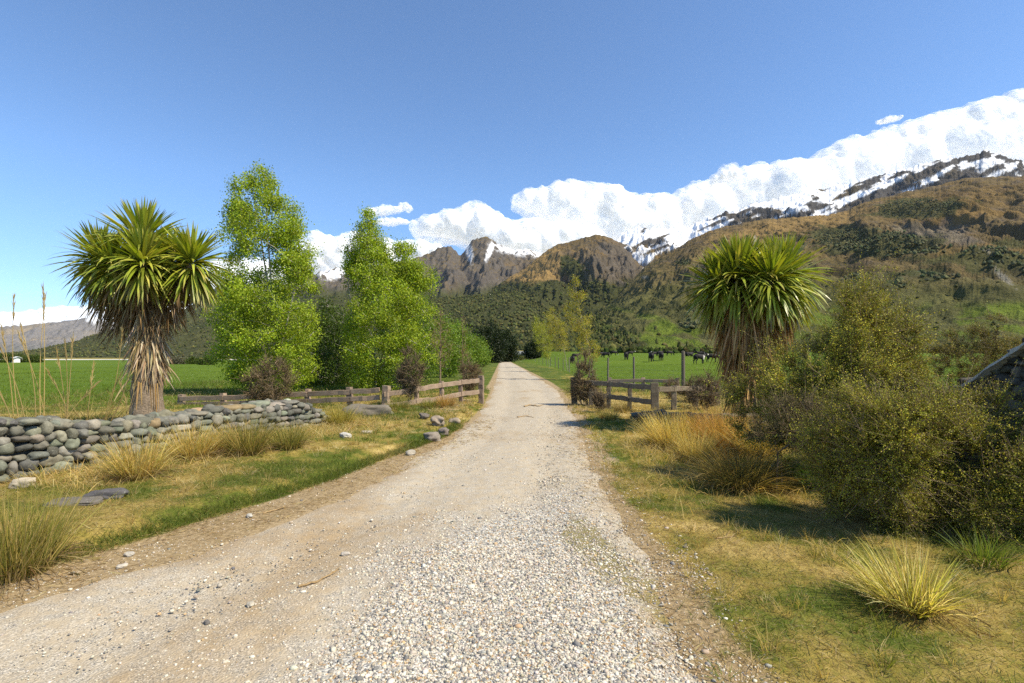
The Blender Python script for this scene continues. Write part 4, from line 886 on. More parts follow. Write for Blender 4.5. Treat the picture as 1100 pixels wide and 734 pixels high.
stalks('dry grass clump leaning right towards the left cabbage tree trunk',106,8.2,[(100,100,392,0),(98,140,356,.3),(104,150,372,.3),(108,146,402,.5),(112,132,414,.6),(106,124,402,-.4)],604,80)
# ------------------------------------------------------------------ stone walls
def stone_mat(name,dark=1.0,slabs=False):
    m,nt,_,_=new_mat(name); p=geo_pos(nt); c=tone(nt)
    n1=noise_(nt,p,14,6,.7); n2=noise_(nt,p,60,5,.7); n3=noise_(nt,p,5,3,.5)
    c=mixc(nt,c,ramp(nt,[(.25,(.62,.62,.6)),(.5,(1,1,1)),(.75,(1.35,1.33,1.28))],n1).outputs[0],.85,'MULTIPLY')
    lich=mapr(nt,n2,.56,.66); c=mixc(nt,c,(.36,.36,.29),math_(nt,'MULTIPLY',lich,mapr(nt,n3,.45,.6,0,.65)))
    b=bsdf(nt,c,.85,bump_(nt,math_(nt,'ADD',n1,math_(nt,'MULTIPLY',n2,.4)),.6,.012),.25); out(nt,b.outputs[0]); return m
STONE=stone_mat('field_stone')
SCOL=[(.13,.127,.10),(.165,.158,.125),(.095,.093,.08),(.185,.172,.13),(.15,.158,.118),(.27,.25,.20),(.24,.18,.10)]; SW=[4,4,2.5,2.5,3,1.0,.35]
def stone_wall(label,path,heights,seed,thick=.34,course=.102,slen=(.09,.26),sub=3,cap_len=(.15,.38),dark=1.0,slabs=False):
    rng=np.random.default_rng(seed); P=np.array(path,float); 
    # smooth the line
    s=np.concatenate([[0],np.cumsum(np.linalg.norm(np.diff(P,axis=0),axis=1))]); u=np.linspace(0,s[-1],200)
    L=np.stack([np.interp(u,s,P[:,k]) for k in range(2)],1)
    for _ in range(14): L[1:-1]=(L[:-2]+L[1:-1]*2+L[2:])/4
    H=np.interp(u,s,np.array(heights,float)); 
    for _ in range(6): H[1:-1]=(H[:-2]+H[1:-1]*2+H[2:])/4
    base=ground_h(L[:,0],L[:,1]); T=norm(np.gradient(L,axis=0)); Nn=np.stack([T[:,1],-T[:,0]],1); tot=u[-1]
    def pos(x,off,z):
        c=np.array([np.interp(x,u,L[:,0]),np.interp(x,u,L[:,1])]); n=np.array([np.interp(x,u,Nn[:,0]),np.interp(x,u,Nn[:,1])]); return np.array([*(c+n*off),z])
    C=[];S=[];R=[]
    for side in (1,-1):
        zc=0; row=0
        while zc<max(H):
            ch=course*rng.uniform(.78,1.25)
            x=rng.uniform(0,.15)
            while x<tot:
                ln=rng.uniform(*slen)*(.8 if row>3 else 1); xm=x+ln/2
                if xm>tot: break
                h=np.interp(xm,u,H); bz=np.interp(xm,u,base); hh=ch*rng.uniform(.6,1.25)
                if zc+ch*.55<h:
                    z=bz+zc+ch/2+rng.normal()*.012; off=side*(thick/2-.06-.05*zc+rng.normal()*.022)
                    i=min(199,int(xm/tot*199)); C.append(pos(xm,off,z)); S.append((ln*.56,rng.uniform(.09,.13),hh*.64)); R.append(math.atan2(T[i,1],T[i,0])+rng.normal()*.10)
                x+=ln*rng.uniform(.93,1.02)
            zc+=ch*.93; row+=1
    # coping stones across the top
    ncap=len(C); x=0
    while x<tot:
        if slabs and np.interp(x,u,L[:,1])<8.0: break
        ln=rng.uniform(*cap_len); xm=min(x+ln/2,tot); h=np.interp(xm,u,H); bz=np.interp(xm,u,base); i=min(199,int(xm/tot*199))
        C.append(pos(xm,rng.normal()*.02,bz+h-.035+rng.normal()*.012)); S.append((ln*.54,thick*.46*rng.uniform(.85,1.1),rng.uniform(.045,.075))); R.append(math.atan2(T[i,1],T[i,0])+rng.normal()*.08); x+=ln*.97
    C=np.array(C);S=np.array(S);R=np.array(R); n=len(C)
    V,Tr,idx=stones(C,S,sub,rng,.34,R,boxy=.2,seed=seed)
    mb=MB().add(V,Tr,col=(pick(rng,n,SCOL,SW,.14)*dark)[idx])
    # rubble heart
    hc=np.maximum(H-.09,.02); w=thick/2-.10; A=np.concatenate([np.stack([L[:,0]+Nn[:,0]*sg*w,L[:,1]+Nn[:,1]*sg*w,base+zz],1) for sg,zz in ((1,-.05),(1,hc),(-1,hc),(-1,-.05))])
    k=np.arange(199); Qs=[np.stack([k+200*a,k+1+200*a,k+1+200*b_,k+200*b_],1) for a,b_ in ((0,1),(1,2),(2,3))]
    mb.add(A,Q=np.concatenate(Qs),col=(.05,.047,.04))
    o=mb.build('stone_wall',STONE,smooth=True); tag(o,label,'stone wall')
    if slabs:     # long flat slabs laid along the top, tilted with its slope
        x=float(np.interp(-7.8,-L[:,1],u)); cb=MB()
        while x<tot-.2:
            ln=min(rng.uniform(.55,1.0),tot-x); q=np.linspace(x+.008,x+ln-.008,7); X_=np.interp(q,u,L[:,0]);Y_=np.interp(q,u,L[:,1]); Z_=np.interp(q,u,base)+np.interp(q,u,H)-.02+rng.normal()*.006; nx_=np.interp(q,u,Nn[:,0]);ny_=np.interp(q,u,Nn[:,1])
            P=[]; W_=thick/2+.06
            for k in range(7):
                for (a,b_) in ((-1,.14),(-.9,.20),(-.3,.145),(.3,.06),(.9,-.03),(1,-.09),(.6,-.09),(-.6,.07)):
                    w=W_*(1+rng.normal()*.05)*a; P.append((X_[k]+nx_[k]*w,Y_[k]+ny_[k]*w,Z_[k]+b_+rng.normal()*.006))
            Qs=[(k*8+j,k*8+(j+1)%8,(k+1)*8+(j+1)%8,(k+1)*8+j) for k in range(6) for j in range(8)]; Ts=[(o_,o_+j,o_+j+1) for o_ in (0,48) for j in range(1,7)]
            cb.add(P,Ts,Qs,col=np.array((.46,.44,.38))*rng.uniform(.85,1.15)); x+=ln
        cb.build('coping',STONE,o)
    return o
stone_wall('curving dry stone wall of rounded grey river stones left of the track',[(-8.6,4.2),(-7.4,5.1),(-6.15,6.15),(-5.69,7.44),(-5.04,9.25),(-4.5,10.76),(-4.18,11.65)],[.80,.80,.75,.56,.60,.60,.14],701)
stone_wall('shaded dry stone wall that rises towards the viewer behind the right bushes',[(3.2,13.3),(3.7,12),(4.6,10.2),(5.9,8.4),(5.75,7.0),(5.69,6.45),(5.6,5.6),(5.45,4.1)],[.16,.26,.34,.42,.56,.83,1.36,2.15],702,thick=.42,dark=.5,slabs=True)  # stones coloured darker for moss and to put the wall's shade into them

# ------------------------------------------------------------------ timber fences
def wood_mat(name,a,b,lich=(.30,.31,.24),la=.5):
    m,nt,_,_=new_mat(name); p=obj_pos(nt); tc=N(nt,'ShaderNodeMapping'); tc.inputs['Scale'].default_value=(1,1,1); nt.links.new(p,tc.inputs[0])
    ge=geo_pos(nt); mp=N(nt,'ShaderNodeMapping'); mp.inputs['Scale'].default_value=(2.2,2.2,30); nt.links.new(ge,mp.inputs[0])
    n1=noise_(nt,mp.outputs[0],3.0,6,.7); n2=noise_(nt,ge,17,5,.7); n3=noise_(nt,ge,3,3,.6)
    c=ramp(nt,[(.3,a),(.7,b)],n1).outputs[0]; c=mixc(nt,c,lich,math_(nt,'MULTIPLY',mapr(nt,n2,.52,.64),mapr(nt,n3,.4,.6,0,la)))
    c=mixc(nt,c,tone(nt),1.0,'MULTIPLY'); bb=bsdf(nt,c,.9,bump_(nt,n1,.5,.012),.15); out(nt,bb.outputs[0]); return m
WOODL=wood_mat('weathered_red_timber',(.16,.11,.075),(.36,.27,.195)); WOODR=wood_mat('lichened_grey_timber',(.09,.07,.05),(.22,.18,.13),(.30,.30,.20),.8)
WOODP=wood_mat('grey_strainer_timber',(.085,.072,.055),(.18,.155,.12),(.22,.21,.17),la=.4)
def beam(a,b,w,h,rng,bev=.012,col=None,up=(0,0,1),seg=7,wob=.006):
    """Rough-sawn beam from a to b with worn edges."""
    a=np.array(a,float); b=np.array(b,float); d=norm(b-a); u=np.array(up,float); s=norm(np.cross(d,u)); u=np.cross(s,d)
    prof=np.array([(-w/2+bev,-h/2),(w/2-bev,-h/2),(w/2,-h/2+bev),(w/2,h/2-bev),(w/2-bev,h/2),(-w/2+bev,h/2),(-w/2,h/2-bev),(-w/2,-h/2+bev)]); V=[]
    for k in range(seg+1):
        o=rng.normal(size=2)*wob; V.append(a+(b-a)*k/seg+(prof[:,0:1]+o[0]+rng.normal(size=(8,1))*wob*.4)*s+(prof[:,1:2]+o[1]+rng.normal(size=(8,1))*wob*.4)*u)
    V=np.concatenate(V); Q=[(k*8+j,k*8+(j+1)%8,(k+1)*8+(j+1)%8,(k+1)*8+j) for k in range(seg) for j in range(8)]
    T=[]; 
    for off,flip in ((0,1),(seg*8,0)):
        for j in range(1,7): T.append((off,off+j+1,off+j) if flip else (off,off+j,off+j+1))
    c=np.ones(3)*rng.uniform(.8,1.2) if col is None else np.array(col)
    return MB().add(V,T,Q,col=c)
def post(root,x,y,top,w,mat,rng,sink=.1,tilt=.02,rnd=False,name='post'):
    g=float(ground_h(np.array([x]),np.array([y]))[0]); r=np.array(root.location)
    a=np.array([x,y,g-sink])-r; b=np.array([x+rng.normal()*tilt,y+rng.normal()*tilt,top])-r
    if rnd:
        V,T,Q=tube([a,a*.5+b*.5,b],[w*.5,w*.48,w*.46],10); return MB().add(V,T,Q,col=np.ones(3)*rng.uniform(.8,1.2)).build(name,mat,root)
    return beam(a,b,w,w,rng,.014,up=(0.2,1,0)).build(name,mat,root)
def rail(root,a,b,w,h,mat,rng): 
    r=np.array(root.location); return beam(np.array(a)-r,np.array(b)-r,w,h,rng,.008).build('rail',mat,root)
def timber_fence(label,posts,rails,mat,seed,w=.15,group=None):
    """posts: (px,Y,top row,width); rails: lists of (px,Y,row) joints, set on the face of the posts."""
    rng=np.random.default_rng(seed); x0,y0=gx(posts[0][0],posts[0][1]),posts[0][1]
    root=empty('timber_fence',(x0,y0,0),label,'fence',group)
    for (px,Y,top,ww) in posts: post(root,gx(px,Y),Y,gz(top,Y),ww,mat,rng)
    for ln in rails:
        for (a,b) in zip(ln[:-1],ln[1:]):
            A=np.array([gx(a[0],a[1]),a[1],gz(a[2],a[1])]); B=np.array([gx(b[0],b[1]),b[1],gz(b[2],b[1])]); d=norm(B-A)
            rail(root,A+d*.012,B-d*.012,.05,.15 if len(a)<4 else a[3],mat,rng)
    return root
F_=lambda px,P0,P1:(lambda t:P0[1]+(P1[1]-P0[1])*t)(((px-550)/F*P0[1]-P0[0])/((P1[0]-P0[0])-(px-550)/F*(P1[1]-P0[1])))
PL0,PL1=(-1.06,17.6),(-3.8,15.4); yl=lambda px:F_(px,PL0,PL1)
timber_fence('reddish post and rail wing fence on the left of the gateway',
 [(517,17.6,403.5,.17),(495.5,yl(495.5),408,.13),(474.5,yl(474.5),409.5,.13),(447,yl(447),412.5,.12),(414,15.4,414.5,.20)],
 [[(p,yl(p)-.10,y) for p,y in ((515,408.8),(495.5,411),(474.5,414),(447,418.5),(412,424))],[(p,yl(p)-.10,y) for p,y in ((515,421),(495.5,423.5),(474.5,428),(447,431.5),(412,437))]],WOODL,711)
PB0,PB1=(-3.8,15.55),(-10.9,16.9); yb=lambda px:F_(px,PB0,PB1)
timber_fence('low weathered two rail fence running from the left gateway behind the stone wall',
 [(376.5,yb(376.5),416,.16),(330.5,yb(330.5),418,.15),(286,yb(286),420.5,.15),(240,yb(240),422.5,.16),(195,yb(195),424,.18)],
 [[(p,yb(p)-.10,y) for p,y in ((408,419.5),(376.5,421),(330.5,423.5),(286,425.5),(240,427.5),(193,428.5))],[(p,yb(p)-.10,y) for p,y in ((408,427),(376.5,429),(330.5,431),(286,432.5),(240,434),(193,435))]],WOODL,712)
PR0,PR1=(2.13,17.5),(4.14,14.8); yr=lambda px:F_(px,PR0,PR1)
timber_fence('dark lichened post and rail wing fence on the right of the gateway',
 [(617,17.5,405.5,.19),(635,yr(635),408.5,.14),(653.5,yr(653.5),409,.14),(676,yr(676),411.5,.13),(704,14.8,411.5,.22)],
 [[(p,yr(p)-.10,y) for p,y in ((619,410),(635,411.5),(653.5,412.5),(676,414.5),(702,416.5))],[(p,yr(p)-.10,y) for p,y in ((619,421.5),(635,424),(653.5,426),(676,429),(702,432))]],WOODR,713)
PQ0,PQ1=(4.2,15.0),(7.3,17.4); yq=lambda px:F_(px,PQ0,PQ1)
timber_fence('low single rail fence leading right from the right gateway corner post',
 [(724,yq(724),414.5,.15),(747,yq(747),414,.15),(771,yq(771),413,.15)],
 [[(p,yq(p)-.08,y) for p,y in ((707,418.5),(724,418),(747,417.5),(772,417))]],WOODR,714)
timber_fence('low brown rail fence crossing the dry grass behind the right gateway fence',
 [(655,25,405.5,.16),(691,24.5,405.5,.18),(727,24,406,.16)],[[(p,Y,y) for p,Y,y in ((653,24.9,409),(691,24.4,409),(728,23.9,409.5))]],WOODL,715)
# wire fence beside the track
rng=np.random.default_rng(720)
WP=[(734,22.9,377.5,.17),(681,29,383.5,.12),(653,34,384.5,.12),(633,39.5,385,.11),(621,46,385,.10),(611.5,53,384,.10),(605,60,384.5,.09),(600,68,384.5,.09),(596.5,76,383.5,.10),(591.5,86,384,.10),(587,97,384.2,.10),(583,110,384.4,.10),(579,125,384.6,.10),(575,143,384.6,.11),(571.5,165,384.8,.11)]
root=empty('wire_fence',(gx(734,22.9),22.9,0),'long wire fence on thin round posts between the track and the cow paddock','fence')
WP=[(px,Y,gz(top,Y),w) for px,Y,top,w in WP]; WP=[(px,Y,max(z,float(ground_h(np.array([gx(px,Y)]),np.array([Y]))[0])+1.15),w) for px,Y,z,w in WP]
for (px,Y,top,w) in WP: post(root,gx(px,Y),Y,top,w,WOODP,rng,rnd=True)
m,nt,_,_=new_mat('galvanised_wire'); b_=bsdf(nt,(.30,.30,.29),.5); b_.inputs['Metallic'].default_value=.7; out(nt,b_.outputs[0]); WIRE=m
r0=np.array(root.location)
for k in range(6):
    A=[];B=[]
    for a,b in zip(WP[:-1],WP[1:]):
        ga,gb=[float(ground_h(np.array([gx(q[0],q[1])]),np.array([q[1]]))[0]) for q in (a,b)]
        f=.12+.155*k; A.append((gx(a[0],a[1])-.05,a[1],ga+f*1.1)); B.append((gx(b[0],b[1])-.05,b[1],gb+f*1.1))
    V,Q=segtubes(np.array(A)-r0,np.array(B)-r0,.0028,.0028,4); MB().add(V,Q=Q).build('wire',WIRE,root)
# ------------------------------------------------------------------ far buildings and the pale river flat
def gable(name,label,cat,px,Y,w,d,h,rh,wallc,roofc,rz=0.0,base_z=None):
    b=at(px,Y); 
    if base_z is not None: b[2]=base_z
    root=empty(name,tuple(b),label,cat,rz=rz)
    mw,nt,_,_=new_mat(name+'_wall'); p=obj_pos(nt); out(nt,bsdf(nt,mixc(nt,wallc,tuple(x*.8 for x in wallc),noise_(nt,p,2)),.8).outputs[0])
    mr,nt,_,_=new_mat(name+'_roof'); p=obj_pos(nt); wv=N(nt,'ShaderNodeTexWave',inp={'Scale':4.0}); nt.links.new(p,wv.inputs[0]); out(nt,bsdf(nt,mixc(nt,roofc,tuple(x*.75 for x in roofc),noise_(nt,p,1.2)),.55,bump_(nt,wv.outputs[1],.4,.05)).outputs[0])
    V=[(-w/2,-d/2,-.3),(w/2,-d/2,-.3),(w/2,d/2,-.3),(-w/2,d/2,-.3),(-w/2,-d/2,h),(w/2,-d/2,h),(w/2,d/2,h),(-w/2,d/2,h),(-w/2,0,h+rh),(w/2,0,h+rh)]
    MB().add(V,[(4,8,7),(5,6,9)],[(0,1,5,4),(1,2,6,5),(2,3,7,6),(3,0,4,7)]).build('wall',mw,root)
    e=.35; t=.09; ro=[]
    for s in (-1,1):
        n=np.array([0,s*rh,d/2]); n=n/np.linalg.norm(n); q=np.array([(-w/2-e,s*(d/2+e),h-e*rh/(d/2)),(w/2+e,s*(d/2+e),h-e*rh/(d/2)),(w/2+e,0,h+rh),(-w/2-e,0,h+rh)])+np.array([0,0,.02])
        ro.append(np.concatenate([q,q+n*t]))
    mb=MB()
    for q in ro: mb.add(q,Q=[(0,1,2,3),(4,5,6,7),(0,1,5,4),(1,2,6,5),(2,3,7,6),(3,0,4,7)])
    mb.build('roof',mr,root)
    md,nt,_,_=new_mat(name+'_door'); out(nt,bsdf(nt,(.05,.05,.05),.5).outputs[0])
    beam((w*.2,-d/2-.03,-.2),(w*.2,-d/2-.03,h*.8),w*.16,.06,np.random.default_rng(1),.005,up=(0,1,0),wob=0).build('door',md,root)
    return root
gable('farm_shed','low farm shed with a weathered grey roof beyond the track end','shed',566,238,11,7,2.2,1.3,(.30,.28,.23),(.24,.25,.24))
gable('white_shed','tiny white shed at the edge of the far left paddock between two round trees','shed',13.5,152,2.6,2,1.4,.35,(.75,.75,.73),(.70,.71,.72))
m,nt,_,_=new_mat('river_gravel'); p=geo_pos(nt); out(nt,bsdf(nt,ramp(nt,[(.3,(.42,.39,.33)),(.7,(.62,.59,.52))],noise_(nt,p,.08,5)).outputs[0],.9).outputs[0])
x=np.linspace(-420,-118,60); e0=295+fbm2(x*.02,x*0,3,5)*10; e1=430+fbm2(x*.02,x*0+9,3,6)*22; zz=.09
V=np.concatenate([np.stack([x*e0/330,e0,x*0+zz],1),np.stack([x*e1/330,e1,x*0+zz],1)]); k=np.arange(59)
tag(MB().add(V,Q=np.stack([k,k+1,k+61,k+60],1)).build('river_flat',m),kind='structure')
# ------------------------------------------------------------------ cattle
m,nt,_,_=new_mat('cattle_hide'); p=obj_pos(nt); n=noise_(nt,p,7,4,.6)
c=mixc(nt,tone(nt),ramp(nt,[(.3,(.7,.7,.7)),(.7,(1.3,1.25,1.2))],n).outputs[0],1.0,'MULTIPLY'); out(nt,bsdf(nt,c,.65,spec=.25).outputs[0]); HIDE=m
def cow_mesh(pose,white):
    """One skinned body, built facing +X, feet at z = 0: deep chest, legs with hocks, head with muzzle and ears, tail."""
    J={'hip':(-.62,0,1.12,.30),'loin':(-.25,0,1.10,.33),'chest':(.28,0,1.04,.36),'wither':(.58,0,1.12,.28),'rump':(-.86,0,1.10,.20)}
    if pose=='graze': J.update(neck=(.92,0,.86,.17),poll=(1.16,0,.50,.13),muzz=(1.26,0,.16,.085))
    elif pose=='lie': J.update(neck=(.86,.05,1.30,.17),poll=(1.06,.10,1.52,.13),muzz=(1.36,.14,1.36,.08))
    else: J.update(neck=(.90,0,1.26,.17),poll=(1.10,0,1.46,.13),muzz=(1.44,0,1.26,.085))
    E=[('loin','hip'),('hip','rump'),('loin','chest'),('chest','wither'),('wither','neck'),('neck','poll'),('poll','muzz')]
    J['tail1']=(-1.02,0,1.02,.045); J['tail2']=(-1.07,0,.62,.028); J['tail3']=(-1.06,.02,.42,.05); E+=[('rump','tail1'),('tail1','tail2'),('tail2','tail3')]
    px,_,pz,_=J['poll']
    for s,n in ((1,'l'),(-1,'r')):
        J['ear'+n]=(px-.03,s*.25,pz+.06,.045); E.append(('poll','ear'+n))
        if pose=='lie':
            J['sh'+n]=(.42,s*.24,.86,.15); J['kn'+n]=(.72,s*.30,.62,.08); J['fo'+n]=(.40,s*.34,.60,.05)
            J['th'+n]=(-.55,s*.27,.90,.19); J['st'+n]=(-.20,s*.42,.70,.11); J['hk'+n]=(-.62,s*.46,.64,.07); J['hf'+n]=(-.30,s*.46,.60,.05)
        else:
            o=.05*s
            J['sh'+n]=(.45+o,s*.20,.74,.13); J['kn'+n]=(.47+o,s*.20,.42,.070); J['fo'+n]=(.46+o*1.6,s*.20,.03,.06)
            J['th'+n]=(-.66-o,s*.22,.82,.18); J['st'+n]=(-.58-o,s*.21,.62,.11); J['hk'+n]=(-.80-o,s*.20,.46,.065); J['hf'+n]=(-.76-o*1.6,s*.20,.03,.06)
        E+=[('chest','sh'+n),('sh'+n,'kn'+n),('kn'+n,'fo'+n),('hip','th'+n),('th'+n,'st'+n),('st'+n,'hk'+n),('hk'+n,'hf'+n)]
    names=list(J); me=bpy.data.meshes.new('tmp'); me.from_pydata([J[n][:3] for n in names],[(names.index(a),names.index(b)) for a,b in E],[])
    o=bpy.data.objects.new('tmp',me); COL.objects.link(o); o.modifiers.new('s','SKIN'); sd=o.modifiers.new('ss','SUBSURF'); sd.levels=1; sd.render_levels=1
    for i,n in enumerate(names): me.skin_vertices[0].data[i].radius=(J[n][3],J[n][3]); me.skin_vertices[0].data[i].use_root=(n=='loin')
    dg=bpy.context.evaluated_depsgraph_get(); m2=bpy.data.meshes.new_from_object(o.evaluated_get(dg)); bpy.data.objects.remove(o)
    n=len(m2.vertices); co=np.zeros(n*3,np.float32); m2.vertices.foreach_get('co',co); co=co.reshape(-1,3)
    if pose=='lie': co[:,2]-=.56
    for p_ in m2.polygons: p_.use_smooth=True
    col=np.tile(np.array((.014,.012,.011,1.)),(n,1)); 
    zo=.56 if pose=='lie' else 0
    poll=np.array(J['poll'][:3])-np.array((0,0,zo)); mz=np.array(J['muzz'][:3])-np.array((0,0,zo)); ax=norm(mz-poll); d=co-poll; al=d@ax; rad=np.linalg.norm(d-al[:,None]*ax,axis=1)
    if white>0: col[(al>-.06)&(rad<.16)&(co[:,0]>.8)]=(.55,.52,.47,1)
    if white>1: col[(co[:,0]>.35)&(co[:,0]<.62)&(co[:,2]<1.15)&(co[:,2]>.6)]=(.55,.52,.47,1)
    a=m2.color_attributes.new('tone','FLOAT_COLOR','POINT'); a.data.foreach_set('color',col.astype(np.float32).ravel())
    m2.materials.clear(); m2.materials.append(HIDE); m2.name='cow'; return m2
CM={k:cow_mesh(*k) for k in (('graze',0),('graze',1),('stand',0),('stand',1),('stand',2),('lie',0))}
def cow(label,px,py_mid,size_px,pose,white,deg,group='black cattle grazing in the right paddock',h=1.42):
    """Stands where its feet meet the paddock along that line of sight at that apparent size."""
    hh=h if pose!='lie' else .95; Y=hh*F/size_px
    for _ in range(30):
        g=float(ground_h(np.array([gx(px,Y)]),np.array([Y]))[0]); want=gz(py_mid,Y)-hh*.5
        if abs(want-g)<.02: break
        Y=np.clip(Y*(1+np.clip((want-g)*.02*(1 if py_mid>HOR else -1),-.05,.05)),60,230)
    Y=hh*F/size_px
    b=at(px,Y); o=bpy.data.objects.new('cow',CM[(pose,white)]); COL.objects.link(o); o.location=tuple(b); o.rotation_euler.z=math.radians(deg); return tag(o,label,'cow',group)
for a in ((672.9,386,7.3,'graze',0,70,'black cow grazing head down just left of the second wire fence post'),
 (677.5,380,4.6,'stand',1,5,'black cow with a white face broadside behind the one by the second wire post'),
 (699.3,386,8.0,'stand',0,88,'black cow seen from behind, left one of a pair side by side'),
 (710,385.5,7.6,'stand',0,84,'black cow seen from behind, right one of a pair side by side'),
 (703.5,379,4.4,'stand',1,200,'white faced black cow standing in the far line above the pair'),
 (709,378.5,4.6,'stand',0,10,'black cow standing broadside in the far line right of the white faced one'),
 (719.5,378.3,4.6,'graze',0,0,'black cow grazing last in the far line left of the tall strainer post'),
 (740.4,382,4.4,'lie',0,10,'black cow lying on the grass close to the tall strainer post'),
 (752.7,376.6,5.6,'stand',0,180,'dark cow standing broadside alone behind the white patched one'),
 (751.8,384.2,9.2,'stand',2,15,'big black cow with a white shoulder patch, the nearest of the herd'),
 (765.4,383.4,8.2,'graze',0,-10,'black cow grazing to the right beside the white patched cow'),
 (772.5,377.2,5.4,'stand',0,185,'black cow partly behind the beard of the right cabbage tree, left one'),
 (779,376.2,6.0,'graze',0,8,'dark brownish cow half hidden by the beard of the right cabbage tree'),
 (659.5,380.3,4.4,'graze',1,-5,'white faced black cow grazing left of the second wire post'),
 (646,382,5.0,'stand',0,12,'black cow standing at the left end of the herd by the shrub'),
 (651,382.2,5.2,'graze',0,175,'black cow grazing beside the leftmost one by the shrub'),
 (614.7,385.5,7.2,'graze',0,95,'black cow grazing between the poplar trunks left of the gate shrub'),
 (618.5,383.2,5.2,'stand',0,5,'black cow behind the poplar trunk just left of the gate shrub')):
    cow(a[6],a[0],a[1]-.2,a[2]*1.18,*a[3:6])
# ------------------------------------------------------------------ single rocks, clods and sticks
def rock(label,px,py,size,cols,seed,name='rock',group=None,rough=.3,boxy=.4,sink=.35,Y=None,rz=None,cat='rock'):
    rng=np.random.default_rng(seed); Y=Y or gy(py); b=at(px,Y)
    if abs(b[0])<6:
        h_=_rb.ray_cast(Vector((b[0],Y,3)),Vector((0,0,-1)))
        if h_[0] is not None: b[2]=max(b[2],h_[0].z)
    V,T,i=stones(np.zeros((1,3)),np.array([size]),4,rng,rough,np.array([rng.uniform(0,6.28) if rz is None else rz]),boxy,seed); V[:,2]+=size[2]*(1-sink)
    V=V+np.stack([fbm3(V*9/ max(size)*.3,3,seed+k) for k in range(3)],1)*min(size)*.12
    o=MB().add(V,T,col=cols).build(name,STONE,smooth=True,loc=tuple(b)); return tag(o,label,cat,group)
rock('dark flat rock half sunk in the grass left of the track, right one of two',114,546,(.19,.11,.055),(.085,.08,.082),801,rz=.3)
rock('grey brown flat rock slab half sunk in the grass, left one of two',80,553,(.24,.13,.035),(.13,.115,.10),802,rz=.2,sink=.5)
rock('pale cream stone at the foot of the left stone wall',24,533,(.11,.08,.06),(.36,.31,.23),803)
rock('white broken stone lying in the grass beyond the stone wall',371,473,(.16,.09,.05),(.42,.40,.36),804,Y=9.6)
rock('small pale stone lying in the grass next to the white broken stone',394,469,(.11,.07,.03),(.34,.30,.23),805,Y=10.2)
rock('grey earth covered boulder mound beside the left gate corner post',396,449,(.62,.36,.19),(.15,.13,.10),806,sink=.6,Y=13.6,rz=.1)
for i,(px,py,s,c,lb) in enumerate(((456,456,.13,(.13,.11,.09),'dark clod on the left verge highest of the row along the track edge'),(476,468,.15,(.16,.13,.11),'dark brown clod closest to the gravel in the left verge row'),(464,474,.17,(.20,.17,.14),'largest grey clod of the left verge row'),(470,462,.19,(.25,.20,.15),'tan rubble lump in the middle of the left verge row'),(488,457,.14,(.27,.22,.16),'tan rubble lump at the gate end of the left verge row'),(441,489,.08,(.30,.27,.22),'small grey stone at the near end of the left verge row'))):
    rock(lb,px,py,(s,s*.75,s*.6),c,810+i,group='clods and stones dug up along the left track edge',rough=.45,boxy=.2)
for i,(px,py,s,c,lb) in enumerate(((269,652,.026,(.38,.34,.27),'flat cream stone lying alone on the wheel track'),(131,610,.030,(.40,.36,.30),'white chip of stone on the dirt edge below the left grass bank'),(139,598,.034,(.36,.33,.28),'long pale stone on the dirt edge right below the grass bank'),(371,597,.030,(.38,.34,.29),'pale stone at the upper end of the coarse gravel heap'),(222,670,.020,(.12,.11,.10),'small dark stone on the smooth wheel track'),(268,556,.035,(.42,.40,.35),'white stone at the grass edge in the middle left'))):
    rock(lb,px,py,(s*1.2,s*.8,s*.5),c,830+i,group='loose stones lying on the track',boxy=.3,sink=.2)
STICKM=bark_mat('stick_bark',(.20,.13,.06),(.38,.27,.14),40)
def stick(label,pts,r,seed,cat='stick'):
    rng=np.random.default_rng(seed); P=[]
    for (px,py) in pts:
        Y=gy(py); b=at(px,Y); h_=_rb.ray_cast(Vector((b[0],Y,3)),Vector((0,0,-1))); P.append(np.array([b[0],Y,max(b[2],h_[0].z if h_[0] is not None else -9)+r*.9]))
    P=np.array(P); s=np.linspace(0,1,len(P)); u=np.linspace(0,1,14); Q=np.stack([np.interp(u,s,P[:,k]) for k in range(3)],1)+rng.normal(size=(14,3))*r*.35; Q[:,2]=np.abs(Q[:,2]-P[0,2])+P[0,2]
    c=P[0].copy(); V,T,Qd=tube(Q-c,np.linspace(r,r*.4,14),7); mb=MB().add(V,T,Qd)
    k=Q[6]-c; V,T,Qd=tube([k,k+np.array([.05,.05,.012]),k+np.array([.09,.12,.016])],[r*.5,r*.4,r*.2],5); mb.add(V,T,Qd)
    return tag(mb.build('stick',STICKM,loc=tuple(c),smooth=True),label,cat)
stick('forked tan stick lying at the edge of the coarse gravel heap',[(321,634),(340,629),(352,622),(366,613)],.009,841)
stick('thin pale stick on the grass beneath the right bushes',[(770,580.5),(780,580),(790,579)],.007,842)
stick('thin bent dry stem lying by the white stone beyond the wall end',[(372,470),(378,463),(392,462),(408,466)],.010,843)
stick('fallen twig on the dirt edge below the left grass bank',[(282,553),(296,549),(306,546)],.010,844)
stick('dark broken twig lying on the track between the two gate posts',[(563,437.5),(570,436.5),(578,437.5),(584,436)],.022,845)
stick('thin dark twig on the track just in front of the gateway',[(556,449),(565,448),(574,449.5)],.014,846)
